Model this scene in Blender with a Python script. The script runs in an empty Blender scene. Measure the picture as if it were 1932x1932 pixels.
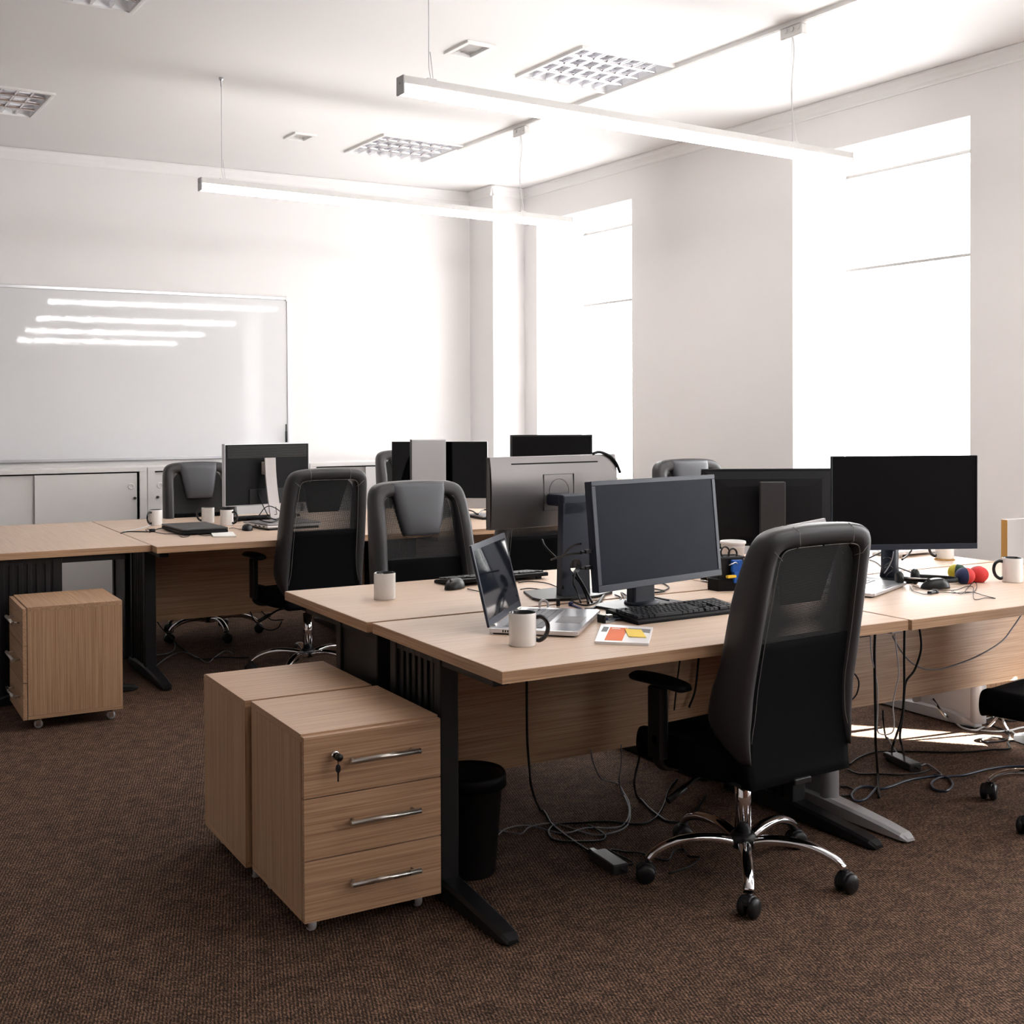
import bpy, bmesh, math, random
from mathutils import Vector, Matrix
random.seed(7)
PI = math.pi
scn = bpy.context.scene
COL = scn.collection

# ------------------------------------------------------------------ camera
FPX, YAW, PIT, ROL, CY, CAMH = 2236.8, 0.5232, 0.0122, -0.00371, 810.4, 1.42
_cp, _sp, _cr, _sr = math.cos(PIT), math.sin(PIT), math.cos(ROL), math.sin(ROL)
_M = Matrix(((_cr, -_sr, 0), (_sr, _cr, 0), (0, 0, 1))) @ Matrix(((1, 0, 0), (0, -_sp, -_cp), (0, _cp, -_sp)))
_A = Matrix(((math.cos(YAW), -math.sin(YAW), 0), (math.sin(YAW), math.cos(YAW), 0), (0, 0, 1)))
W3 = _M @ _A                                  # world -> camera (x right, y down, z forward)
CAM = Vector((0, 0, CAMH))
cd = bpy.data.cameras.new('camera'); cam = bpy.data.objects.new('camera', cd); COL.objects.link(cam)
cd.sensor_width = 36; cd.lens = FPX / 1932 * 36; cd.shift_y = (CY - 966) / 1932
r0, r1, r2 = W3[0], W3[1], W3[2]
cam.matrix_world = Matrix(((r0[0], -r1[0], -r2[0], 0), (r0[1], -r1[1], -r2[1], 0), (r0[2], -r1[2], -r2[2], CAMH), (0, 0, 0, 1)))
cd.clip_start = 0.05; cd.clip_end = 100
scn.camera = cam

def at(px, py, z=None, v=None, u=None):
    """point of the room seen at a pixel of the photograph, on a known plane"""
    d = W3.transposed() @ Vector(((px - 966) / FPX, (py - CY) / FPX, 1))
    if z is not None: t = (z - CAMH) / d.z
    elif v is not None: t = v / d.y
    else: t = u / d.x
    return CAM + d * t

# ------------------------------------------------------------------ world, sun, exposure
world = bpy.data.worlds.new('world'); scn.world = world; world.use_nodes = True
wn = world.node_tree.nodes; wn['Background'].inputs[0].default_value = (0.80, 0.90, 1.0, 1); wn['Background'].inputs[1].default_value = 4.0
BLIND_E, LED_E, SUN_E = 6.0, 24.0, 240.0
sd = bpy.data.lights.new('sun', 'SUN'); sd.energy = SUN_E; sd.angle = 0.009; sd.color = (1, 0.97, 0.93)
sun = bpy.data.objects.new('sun', sd); COL.objects.link(sun)
sun.rotation_euler = Vector((-0.68, 0.73, -0.287)).to_track_quat('-Z', 'Y').to_euler(); sun.location = (12, -8, 12)
scn.view_settings.view_transform = 'Standard'; scn.view_settings.look = 'None'
scn.view_settings.gamma = 1; scn.view_settings.use_curve_mapping = False
scn.view_settings.exposure = 0.55

# ------------------------------------------------------------------ materials
def srgb(r, g, b):
    f = lambda c: (c / 255 / 12.92) if c / 255 <= 0.04045 else ((c / 255 + 0.055) / 1.055) ** 2.4
    return (f(r), f(g), f(b), 1)
def mat(name, col, rough=0.5, metal=0.0, spec=0.5, coat=0.0, bump=None, emit=None, alpha=None, trans=0.0, ior=1.45):
    m = bpy.data.materials.new(name); m.use_nodes = True
    nt = m.node_tree; b = nt.nodes['Principled BSDF']
    b.inputs['Base Color'].default_value = col; b.inputs['Roughness'].default_value = rough
    b.inputs['Metallic'].default_value = metal; b.inputs['Specular IOR Level'].default_value = spec
    b.inputs['Coat Weight'].default_value = coat; b.inputs['Transmission Weight'].default_value = trans
    b.inputs['IOR'].default_value = ior
    if emit: b.inputs['Emission Color'].default_value = emit[0]; b.inputs['Emission Strength'].default_value = emit[1]
    tc = nt.nodes.new('ShaderNodeTexCoord')
    if bump:
        n = nt.nodes.new('ShaderNodeTexNoise'); n.inputs['Scale'].default_value = bump[0]; n.inputs['Detail'].default_value = 3
        nt.links.new(tc.outputs['Object'], n.inputs['Vector'])
        bp = nt.nodes.new('ShaderNodeBump'); bp.inputs['Strength'].default_value = bump[1]; bp.inputs['Distance'].default_value = bump[2] if len(bump) > 2 else 0.002
        nt.links.new(n.outputs['Fac'], bp.inputs['Height']); nt.links.new(bp.outputs['Normal'], b.inputs['Normal'])
    # slight procedural variation of roughness
    n2 = nt.nodes.new('ShaderNodeTexNoise'); n2.inputs['Scale'].default_value = 9
    nt.links.new(tc.outputs['Object'], n2.inputs['Vector'])
    mr = nt.nodes.new('ShaderNodeMapRange'); mr.inputs['To Min'].default_value = rough * 0.9; mr.inputs['To Max'].default_value = min(rough * 1.1, 1)
    nt.links.new(n2.outputs['Fac'], mr.inputs['Value']); nt.links.new(mr.outputs[0], b.inputs['Roughness'])
    return m

def wood(name, axis, c1, c2, c3, rough=0.42, fine=1.0):
    m = bpy.data.materials.new(name); m.use_nodes = True; nt = m.node_tree; N = nt.nodes; L = nt.links; b = N['Principled BSDF']
    tc = N.new('ShaderNodeTexCoord'); oi = N.new('ShaderNodeObjectInfo')
    cmb = N.new('ShaderNodeCombineXYZ')
    mul = N.new('ShaderNodeMath'); mul.operation = 'MULTIPLY'; mul.inputs[1].default_value = 9.0
    L.new(oi.outputs['Random'], mul.inputs[0])
    for i in range(3): L.new(mul.outputs[0], cmb.inputs[i])
    add = N.new('ShaderNodeVectorMath'); add.operation = 'ADD'
    L.new(tc.outputs['Object'], add.inputs[0]); L.new(cmb.outputs[0], add.inputs[1])
    def layer(lo, hi, detail):
        mp = N.new('ShaderNodeMapping'); s = [hi, hi, hi]; s[axis] = lo
        mp.inputs['Scale'].default_value = s; L.new(add.outputs[0], mp.inputs['Vector'])
        n = N.new('ShaderNodeTexNoise'); n.inputs['Scale'].default_value = 1; n.inputs['Detail'].default_value = detail; n.inputs['Roughness'].default_value = 0.65
        L.new(mp.outputs[0], n.inputs['Vector']); return n
    nf = layer(2.2, 190 * fine, 3); nc = layer(0.9, 34, 2); nm = layer(1.5, 75 * fine, 2)
    r1 = N.new('ShaderNodeValToRGB'); e = r1.color_ramp.elements
    e[0].position = 0.32; e[0].color = c1; e[1].position = 0.62; e[1].color = c2
    L.new(nf.outputs['Fac'], r1.inputs['Fac'])
    r2 = N.new('ShaderNodeValToRGB'); e = r2.color_ramp.elements
    e[0].position = 0.35; e[0].color = (0, 0, 0, 1); e[1].position = 0.7; e[1].color = (1, 1, 1, 1)
    ad = N.new('ShaderNodeMath'); ad.operation = 'ADD'; hf = N.new('ShaderNodeMath'); hf.operation = 'MULTIPLY'; hf.inputs[1].default_value = 0.5
    L.new(nc.outputs['Fac'], ad.inputs[0]); L.new(nm.outputs['Fac'], ad.inputs[1]); L.new(ad.outputs[0], hf.inputs[0]); L.new(hf.outputs[0], r2.inputs['Fac'])
    mx = N.new('ShaderNodeMixRGB'); mx.blend_type = 'MIX'; L.new(r2.outputs[0], mx.inputs[0]); mx.inputs[2].default_value = c3
    L.new(r1.outputs[0], mx.inputs[1])
    m2 = N.new('ShaderNodeMixRGB'); m2.inputs[0].default_value = 0.42; L.new(r1.outputs[0], m2.inputs[1]); L.new(mx.outputs[0], m2.inputs[2])
    L.new(m2.outputs[0], b.inputs['Base Color'])
    b.inputs['Roughness'].default_value = rough
    bp = N.new('ShaderNodeBump'); bp.inputs['Strength'].default_value = 0.06; bp.inputs['Distance'].default_value = 0.001
    L.new(nf.outputs['Fac'], bp.inputs['Height']); L.new(bp.outputs[0], b.inputs['Normal'])
    return m
WC = (srgb(150, 112, 82), srgb(200, 164, 131), srgb(172, 134, 103))
W_X = wood('oak laminate grain x', 0, *WC); W_Y = wood('oak laminate grain y', 1, *WC); W_Z = wood('oak laminate grain z', 2, *WC)
WT = (srgb(194, 166, 145), srgb(214, 190, 170), srgb(202, 176, 155))
WT_X = wood('pale oak top grain x', 0, *WT, rough=0.46, fine=0.8); WT_X.node_tree.nodes['Principled BSDF'].inputs['Specular IOR Level'].default_value = 0.35
WT_Y = wood('pale oak top grain y', 1, *WT, rough=0.36, fine=0.8)

BLACK = mat('black powder coated steel', srgb(22, 22, 24), 0.45, 0.0, 0.4, bump=(400, 0.1, 0.0005))
SILVER = mat('silver painted steel', srgb(190, 190, 193), 0.38, 0.25)
CHROME = mat('polished chrome', srgb(225, 225, 228), 0.07, 1.0)
BRUSH = mat('brushed steel', srgb(200, 196, 190), 0.28, 1.0)
PLASTIC = mat('black plastic', srgb(20, 20, 22), 0.38, 0, 0.45)
PLASTIC_M = mat('matt black plastic', srgb(12, 12, 15), 0.55, 0, 0.22, bump=(600, 0.08, 0.0004))
PLASTIC_B = mat('blue-black plastic', srgb(34, 40, 54), 0.42, 0, 0.5)
PLASTIC_G = mat('dark grey plastic', srgb(50, 48, 49), 0.42, 0, 0.4)
LEATHER = mat('dark grey leather', srgb(50, 48, 50), 0.42, 0, 0.45, bump=(300, 0.25, 0.0008))
LEATHER_L = mat('grey leather', srgb(80, 81, 86), 0.42, 0, 0.45, bump=(300, 0.25, 0.0008))
CLOTH = mat('black woven cloth', srgb(11, 11, 13), 0.95, 0, 0.1, bump=(900, 0.4, 0.001))
STITCH = mat('grey thread', srgb(120, 116, 112), 0.8)
WHITE_LAM = mat('white lacquer board', srgb(226, 222, 220), 0.4)
WHITE_PL = mat('white plastic', srgb(232, 230, 228), 0.35)
ALU = mat('anodised aluminium', srgb(206, 206, 210), 0.3, 0.85)
ALU_M = mat('silver housing', srgb(150, 148, 150), 0.42, 0.6)
REARG = mat('dark satin monitor back', srgb(118, 114, 113), 0.30, 0.75)
CERAMIC = mat('white glazed ceramic', srgb(232, 228, 224), 0.14, 0, 0.5, coat=0.3)
CER_B = mat('black glazed ceramic', srgb(14, 14, 20), 0.12, 0, 0.5, coat=0.3)
PAPER = mat('paper', srgb(236, 234, 230), 0.8)
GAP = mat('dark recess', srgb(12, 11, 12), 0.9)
RUBBER = mat('black cable sheath', srgb(9, 9, 11), 0.42, 0, 0.3)
CABLE_W = mat('white cable sheath', srgb(205, 203, 205), 0.42)
CABLE_G = mat('grey cable sheath', srgb(120, 118, 122), 0.45)
CABLE_B = mat('blue cable sheath', srgb(22, 40, 96), 0.4)
CABLE_N = mat('blue-black cable sheath', srgb(24, 36, 58), 0.35)
SCREEN_M = mat('matt dark screen', srgb(16, 21, 34), 0.5, 0, 0.12)
SCREEN_B = mat('matt black screen', srgb(9, 8, 10), 0.45, 0, 0.12)
SCREEN_G = mat('glossy black glass', srgb(3, 3, 4), 0.03, 0, 0.35)
KEY = mat('black keycap', srgb(30, 31, 35), 0.45)
KEY_G = mat('grey keycap', srgb(110, 110, 116), 0.5)
def panemat():
    m = bpy.data.materials.new('window glass'); m.use_nodes = True; nt = m.node_tree; N = nt.nodes; L = nt.links
    tr = N.new('ShaderNodeBsdfTransparent'); tr.inputs[0].default_value = (.94, .97, .97, 1); g = N.new('ShaderNodeBsdfGlossy'); g.inputs['Roughness'].default_value = .02
    mx = N.new('ShaderNodeMixShader'); mx.inputs[0].default_value = .06
    L.new(tr.outputs[0], mx.inputs[1]); L.new(g.outputs[0], mx.inputs[2]); L.new(mx.outputs[0], N['Material Output'].inputs[0]); return m
PANE = panemat()
GLASS = mat('clear glass', (0.95, 0.97, 0.97, 1), 0.02, 0, 0.5, trans=1.0, ior=1.45)
FROST = mat('translucent white plastic', srgb(236, 232, 232), 0.35, 0, 0.5)
ORANGE = mat('orange print', srgb(226, 112, 60), 0.6); YELLOW = mat('yellow paper', srgb(240, 206, 96), 0.75)
GREYP = mat('grey print', srgb(120, 118, 120), 0.6); BLUE = mat('blue plastic', srgb(18, 84, 170), 0.4)
YEL_P = mat('yellow plastic', srgb(226, 184, 30), 0.4)
RED_F = mat('red suede', srgb(204, 52, 50), 0.7, bump=(300, 0.3)); NAVY_F = mat('navy suede', srgb(28, 38, 78), 0.7, bump=(300, 0.3))
YEL_F = mat('yellow suede', srgb(206, 190, 50), 0.7, bump=(300, 0.3)); GRN_F = mat('dark green suede', srgb(26, 62, 42), 0.7, bump=(300, 0.3))
LED = mat('led diffuser', (1, 1, 1, 1), 0.4, emit=((1.0, 0.985, 0.965, 1), LED_E))
MIRROR = mat('mirror aluminium louvre', srgb(240, 240, 244), 0.18, 0.9)
TRAY = mat('white reflector', srgb(250, 250, 252), 0.25)
STAND_S = mat('satin silver paint', srgb(176, 170, 168), 0.5, 0.15)
TUBE = mat('fluorescent tube', srgb(240, 240, 240), 0.25)
ROLLER = mat('backlit roller grey', srgb(150, 147, 144), 0.5, 0.1)  # backlit darkness of the rollers put into the grey
CHIP = mat('raw chipboard edge', srgb(184, 136, 74), 0.85, bump=(200, 0.5))

def wallpaint(name, col, bump, scale):
    m = mat(name, col, 0.72, 0, 0.25); nt = m.node_tree; N = nt.nodes; L = nt.links; b = N['Principled BSDF']
    tc = N.new('ShaderNodeTexCoord'); mp = N.new('ShaderNodeMapping'); mp.inputs['Scale'].default_value = (scale, scale, scale * 4)
    n = N.new('ShaderNodeTexNoise'); n.inputs['Detail'].default_value = 4; L.new(tc.outputs['Object'], mp.inputs[0]); L.new(mp.outputs[0], n.inputs['Vector']); n.inputs['Scale'].default_value = 1
    bp = N.new('ShaderNodeBump'); bp.inputs['Strength'].default_value = bump; bp.inputs['Distance'].default_value = 0.002
    L.new(n.outputs['Fac'], bp.inputs['Height']); L.new(bp.outputs[0], b.inputs['Normal'])
    return m
WALL = wallpaint('white wallpaper', srgb(233, 230, 229), 0.2, 60)
CEIL = wallpaint('white ceiling paint', srgb(237, 235, 234), 0.08, 8)
TERRA = wallpaint('terracotta paint', srgb(186, 92, 58), 0.1, 20)

def carpet():
    m = bpy.data.materials.new('brown ribbed carpet'); m.use_nodes = True; nt = m.node_tree; N = nt.nodes; L = nt.links; b = N['Principled BSDF']
    tc = N.new('ShaderNodeTexCoord')
    mp = N.new('ShaderNodeMapping'); mp.inputs['Rotation'].default_value = (0, 0, 0.30); mp.inputs['Scale'].default_value = (230, 90, 1)
    L.new(tc.outputs['Object'], mp.inputs[0])
    n = N.new('ShaderNodeTexNoise'); n.inputs['Scale'].default_value = 1; n.inputs['Detail'].default_value = 3; n.inputs['Roughness'].default_value = 0.7; L.new(mp.outputs[0], n.inputs['Vector'])
    wv = N.new('ShaderNodeTexWave'); wv.wave_type = 'BANDS'; wv.bands_direction = 'X'; wv.inputs['Scale'].default_value = 34; wv.inputs['Distortion'].default_value = 2.5; wv.inputs['Detail'].default_value = 2; wv.inputs['Detail Scale'].default_value = 6
    mp2 = N.new('ShaderNodeMapping'); mp2.inputs['Rotation'].default_value = (0, 0, 0.30); L.new(tc.outputs['Object'], mp2.inputs[0]); L.new(mp2.outputs[0], wv.inputs['Vector'])
    n2 = N.new('ShaderNodeTexNoise'); n2.inputs['Scale'].default_value = 16; n2.inputs['Detail'].default_value = 8; n2.inputs['Roughness'].default_value = 0.75; L.new(tc.outputs['Object'], n2.inputs['Vector'])
    cr = N.new('ShaderNodeValToRGB'); e = cr.color_ramp.elements
    e[0].position = 0.38; e[0].color = srgb(24, 18, 16); e[1].position = 0.66; e[1].color = srgb(150, 117, 96)
    x = cr.color_ramp.elements.new(0.51); x.color = srgb(66, 50, 41)
    a = N.new('ShaderNodeMath'); a.operation = 'MULTIPLY_ADD'; a.inputs[1].default_value = 0.68; L.new(n.outputs['Fac'], a.inputs[0])
    w2 = N.new('ShaderNodeMath'); w2.operation = 'MULTIPLY'; w2.inputs[1].default_value = 0.10; L.new(wv.outputs['Fac'], w2.inputs[0])
    w3 = N.new('ShaderNodeMath'); w3.operation = 'MULTIPLY_ADD'; w3.inputs[1].default_value = 0.26; L.new(n2.outputs['Fac'], w3.inputs[0]); L.new(w2.outputs[0], w3.inputs[2])
    L.new(w3.outputs[0], a.inputs[2]); L.new(a.outputs[0], cr.inputs[0]); L.new(cr.outputs[0], b.inputs['Base Color'])
    b.inputs['Roughness'].default_value = 0.95; b.inputs['Specular IOR Level'].default_value = 0.15
    bp = N.new('ShaderNodeBump'); bp.inputs['Strength'].default_value = 0.7; bp.inputs['Distance'].default_value = 0.004
    L.new(a.outputs[0], bp.inputs['Height']); L.new(bp.outputs[0], b.inputs['Normal'])
    return m
CARPET = carpet()

def netmat():
    """woven net: a fine grid of real holes (procedural), so two layers give their own moire"""
    m = bpy.data.materials.new('black chair net'); m.use_nodes = True; nt = m.node_tree; N = nt.nodes; L = nt.links; b = N['Principled BSDF']
    b.inputs['Base Color'].default_value = srgb(10, 10, 12); b.inputs['Roughness'].default_value = 0.7
    tc = N.new('ShaderNodeTexCoord'); sp = N.new('ShaderNodeSeparateXYZ'); L.new(tc.outputs['Object'], sp.inputs[0])
    def s(out, k):
        a = N.new('ShaderNodeMath'); a.operation = 'MULTIPLY'; a.inputs[1].default_value = k; L.new(out, a.inputs[0])
        c = N.new('ShaderNodeMath'); c.operation = 'SINE'; L.new(a.outputs[0], c.inputs[0])
        d = N.new('ShaderNodeMath'); d.operation = 'ABSOLUTE'; L.new(c.outputs[0], d.inputs[0]); return d.outputs[0]
    p = N.new('ShaderNodeMath'); p.operation = 'MULTIPLY'; L.new(s(sp.outputs[0], PI / 0.0042), p.inputs[0]); L.new(s(sp.outputs[2], PI / 0.0042), p.inputs[1])
    g = N.new('ShaderNodeMath'); g.operation = 'GREATER_THAN'; g.inputs[1].default_value = 0.64; L.new(p.outputs[0], g.inputs[0])
    tr = N.new('ShaderNodeBsdfTransparent'); mx = N.new('ShaderNodeMixShader')
    L.new(g.outputs[0], mx.inputs[0]); L.new(b.outputs[0], mx.inputs[1]); L.new(tr.outputs[0], mx.inputs[2])
    L.new(mx.outputs[0], N['Material Output'].inputs[0]); return m
NET = netmat()

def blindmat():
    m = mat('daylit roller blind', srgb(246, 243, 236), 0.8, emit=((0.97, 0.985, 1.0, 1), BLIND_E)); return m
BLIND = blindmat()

def boardmat():
    m = mat('glossy whiteboard', srgb(222, 222, 224), 0.03, 0, 0.6); nt = m.node_tree; N = nt.nodes; L = nt.links; b = N['Principled BSDF']
    tc = N.new('ShaderNodeTexCoord'); n = N.new('ShaderNodeTexNoise'); n.inputs['Scale'].default_value = 30; n.inputs['Detail'].default_value = 3
    L.new(tc.outputs['Object'], n.inputs['Vector'])
    bp = N.new('ShaderNodeBump'); bp.inputs['Strength'].default_value = 0.07; bp.inputs['Distance'].default_value = 0.0010
    L.new(n.outputs['Fac'], bp.inputs['Height']); L.new(bp.outputs[0], b.inputs['Normal']); return m
BOARD = boardmat()
DARKW = wallpaint('dark brown wall paint', srgb(96, 62, 48), 0.1, 20)

# ------------------------------------------------------------------ mesh helpers
class MB:
    def __init__(s): s.bm = bmesh.new(); s.mats = []
    def mi(s, m):
        if m not in s.mats: s.mats.append(m)
        return s.mats.index(m)
    def box(s, x0, x1, y0, y1, z0, z1, bev=0.0, seg=2, m=None, rot=None, org=None):
        t = bmesh.new(); bmesh.ops.create_cube(t, size=1)
        for v in t.verts: v.co = Vector(((x0 + x1) / 2 + v.co.x * (x1 - x0), (y0 + y1) / 2 + v.co.y * (y1 - y0), (z0 + z1) / 2 + v.co.z * (z1 - z0)))
        if bev > 0: bmesh.ops.bevel(t, geom=list(t.edges), offset=bev, segments=seg, affect='EDGES', profile=0.5)
        s.merge(t, m, rot, org); return s
    def merge(s, t, m=None, rot=None, org=None):
        if rot is not None:
            o = Vector(org or (0, 0, 0))
            for v in t.verts: v.co = rot @ (v.co - o) + o
        idx = s.mi(m) if m else 0
        mp = {v: s.bm.verts.new(v.co) for v in t.verts}
        for f in t.faces:
            try: nf = s.bm.faces.new([mp[v] for v in f.verts])
            except ValueError: continue
            nf.material_index = idx; nf.smooth = f.smooth
        t.free()
    def lathe(s, prof, n=32, c=(0, 0, 0), axis='z', m=None, cap=True):
        t = bmesh.new(); rings = []
        for r, h in prof:
            rings.append([t.verts.new((r * math.cos(2 * PI * i / n), r * math.sin(2 * PI * i / n), h)) for i in range(n)])
        for a, b in zip(rings, rings[1:]):
            for i in range(n): t.faces.new((a[i], a[(i + 1) % n], b[(i + 1) % n], b[i])).smooth = True
        if cap:
            if prof[0][0] > 1e-5: t.faces.new(rings[0][::-1])
            if prof[-1][0] > 1e-5: t.faces.new(rings[-1])
        for v in t.verts:
            x, y, z = v.co
            if axis == 'x': v.co = Vector((z, x, y))
            elif axis == 'y': v.co = Vector((x, z, y)) if False else Vector((y, z, x))
            v.co += Vector(c)
        s.merge(t, m); return s
    def cyl(s, r, p0, p1, n=20, m=None, r2=None): return s.tube([p0, p1], r, n, m, r2=r2)
    def tube(s, pts, r, n=8, m=None, r2=None, radii=None, flat=1.0):
        pts = [Vector(p) for p in pts]; t = bmesh.new(); rings = []
        k = len(pts); up = Vector((0, 0, 1))
        for i, p in enumerate(pts):
            d = (pts[min(i + 1, k - 1)] - pts[max(i - 1, 0)]).normalized()
            if i == 0:
                side = d.cross(up)
                if side.length < 1e-3: side = d.cross(Vector((0, 1, 0)))
            else: side = (side - d * side.dot(d))
            side.normalize(); nn = side.cross(d).normalized()
            rr = radii[i] if radii else (r if r2 is None else r + (r2 - r) * i / (k - 1))
            rings.append([t.verts.new(p + side * rr * math.cos(2 * PI * j / n) + nn * rr * flat * math.sin(2 * PI * j / n)) for j in range(n)])
        for a, b in zip(rings, rings[1:]):
            for i in range(n): t.faces.new((a[i], a[(i + 1) % n], b[(i + 1) % n], b[i])).smooth = True
        t.faces.new(rings[0][::-1]); t.faces.new(rings[-1])
        s.merge(t, m); return s
    def prism(s, poly, z0, z1, axis='z', m=None, bev=0):
        """extrude polygon; axis z: (x,y) ; axis y: (x,z) ; axis x: (y,z)"""
        t = bmesh.new()
        def co(a, b, h): return (a, b, h) if axis == 'z' else ((a, h, b) if axis == 'y' else (h, a, b))
        A = [t.verts.new(co(a, b, z0)) for a, b in poly]; B = [t.verts.new(co(a, b, z1)) for a, b in poly]
        n = len(poly); t.faces.new(A[::-1]); t.faces.new(B)
        for i in range(n): t.faces.new((A[i], A[(i + 1) % n], B[(i + 1) % n], B[i]))
        bmesh.ops.recalc_face_normals(t, faces=t.faces)
        if bev: bmesh.ops.bevel(t, geom=list(t.edges), offset=bev, segments=2, affect='EDGES', profile=0.5)
        s.merge(t, m); return s
    def grid(s, rows, closed=False, m=None, smooth=True, cap=False):
        t = bmesh.new(); R = [[t.verts.new(p) for p in r] for r in rows]
        for a, b in zip(R, R[1:]):
            n = len(a)
            for i in range(n if closed else n - 1): t.faces.new((a[i], a[(i + 1) % n], b[(i + 1) % n], b[i])).smooth = smooth
        if cap: t.faces.new(R[0][::-1]); t.faces.new(R[-1])
        bmesh.ops.recalc_face_normals(t, faces=t.faces)
        s.merge(t, m); return s
    def build(s, name, m=None, parent=None, loc=None, rot=None, recalc=False):
        if recalc: bmesh.ops.recalc_face_normals(s.bm, faces=s.bm.faces)
        me = bpy.data.meshes.new(name); s.bm.to_mesh(me); s.bm.free()
        if m is not None: me.materials.append(m)
        else:
            for x in s.mats: me.materials.append(x)
        o = bpy.data.objects.new(name, me); COL.objects.link(o)
        if parent: o.parent = parent
        if loc is not None: o.location = loc
        if rot is not None: o.rotation_euler = rot
        return o
def tag(o, label=None, cat=None, group=None, kind=None):
    if label: o['label'] = label
    if cat: o['category'] = cat
    if group: o['group'] = group
    if kind: o['kind'] = kind
    return o
def thing(name, label, cat, loc=(0, 0, 0), rz=0, group=None):
    o = bpy.data.objects.new(name, None); COL.objects.link(o); o.empty_display_size = 0.1
    o.location = loc; o.rotation_euler = (0, 0, rz); return tag(o, label, cat, group)
def kids(o): return [c for c in bpy.data.objects if c.parent == o]
def copy_tree(o, parent=None):
    c = o.copy(); COL.objects.link(c); c.parent = parent
    for ch in CH.get(o.name, kids(o)): copy_tree(ch, c)
    return c
CH = {}
def dup(root, loc, rz, label, group=None):
    r = copy_tree(root); r.location = loc; r.rotation_euler = (0, 0, rz); r['label'] = label
    if group: r['group'] = group
    return r
def smooth_path(pts, n=8):
    P = [Vector(p) for p in pts]
    if len(P) < 3: return P
    Q = [P[0] * 2 - P[1]] + P + [P[-1] * 2 - P[-2]]; out = []
    for i in range(1, len(Q) - 2):
        a, b, c, d = Q[i - 1], Q[i], Q[i + 1], Q[i + 2]
        for k in range(n):
            t = k / n
            out.append(0.5 * ((2 * b) + (c - a) * t + (2 * a - 5 * b + 4 * c - d) * t * t + (-a + 3 * b - 3 * c + d) * t ** 3))
    out.append(P[-1]); return out
TH = 0.0526                                    # the room is turned by this against the desk rows
def room(X, Y, z=0): return Vector((X * math.cos(TH) - Y * math.sin(TH), X * math.sin(TH) + Y * math.cos(TH), z))
# ================================================================== THE SETTING
def struct(o): return tag(o, kind='structure')
HC = 3.3
fl = MB(); fl.box(-4.5, 7.2, -4.2, 10.2, -0.08, 0.0); struct(fl.build('floor', CARPET))

def holed(x0, x1, y0, y1, holes):
    """rectangles of a plane minus holes -> list of (x0,x1,y0,y1)"""
    xs = sorted({x0, x1, *[h[0] for h in holes], *[h[1] for h in holes]}); ys = sorted({y0, y1, *[h[2] for h in holes], *[h[3] for h in holes]})
    out = []
    for a, b in zip(xs, xs[1:]):
        for c, d in zip(ys, ys[1:]):
            mx, my = (a + b) / 2, (c + d) / 2
            if not any(h[0] < mx < h[1] and h[2] < my < h[3] for h in holes): out.append((a, b, c, d))
    return out
# ceiling (room axes), with openings for the louvre lights and grilles
LOUV = [(3.605, 4.245, 4.88, 5.51), (3.605, 4.245, 7.11, 7.74), (0.905, 1.545, 7.23, 7.88), (0.90, 1.54, 4.965, 5.605)]
VENT = [(3.065, 3.235, 5.115, 5.36), (3.085, 3.245, 7.375, 7.58)]
inset = [(a + .02, b - .02, c + .02, d - .02) for a, b, c, d in LOUV + VENT]
ce = MB()
for a, b, c, d in holed(-4.3, 6.1, -4.4, 10.6, inset): ce.box(a, b, c, d, HC, HC + 0.09)
struct(ce.build('ceiling', CEIL, rot=(0, 0, TH)))
# window wall (room axes): X = 5.48, reveals half a metre deep
WIN = [(-1.75, -0.47), (1.11, 2.38), (3.965, 5.232), (6.82, 8.06)]
XW, XO, SILL, HEAD = 5.48, 6.02, 0.86, 3.0
wr = MB()
for a, b, c, d in holed(-4.3, 8.9, 0, HC, [(p, q, .03 if i == 1 else SILL, HEAD) for i, (p, q) in enumerate(WIN)]): wr.box(XW, XO + .12, a, b, c, d)
struct(wr.build('wall_right', WALL, rot=(0, 0, TH)))
# jog in the corner
al = MB(); al.prism([(5.17, 8.24), (5.50, 8.24), (5.50, 9.1), (5.17, 9.1)], 0, HC); struct(al.build('wall_corner', WALL, rot=(0, 0, TH)))
# back wall, running a few degrees off the rows (world axes)
def backv(u): return 8.934 - 0.0175 * (u - 1.06)
BW = math.atan(-0.0175)
bw = MB(); bw.prism([(-4.6, backv(-4.6)), (5.05, backv(5.05)), (5.05, backv(5.05) + .15), (-4.6, backv(-4.6) + .15)], 0, HC); struct(bw.build('wall_back', WALL))
wl = MB(); wl.box(-3.45, -3.3, -4.1, 9.9, 0, HC); struct(wl.build('wall_left', WALL, rot=(0, 0, TH)))
wf = MB(); wf.box(-3.4, 6.1, -4.15, -4.0, 0, HC); struct(wf.build('wall_front', DARKW, rot=(0, 0, TH)))
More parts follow.
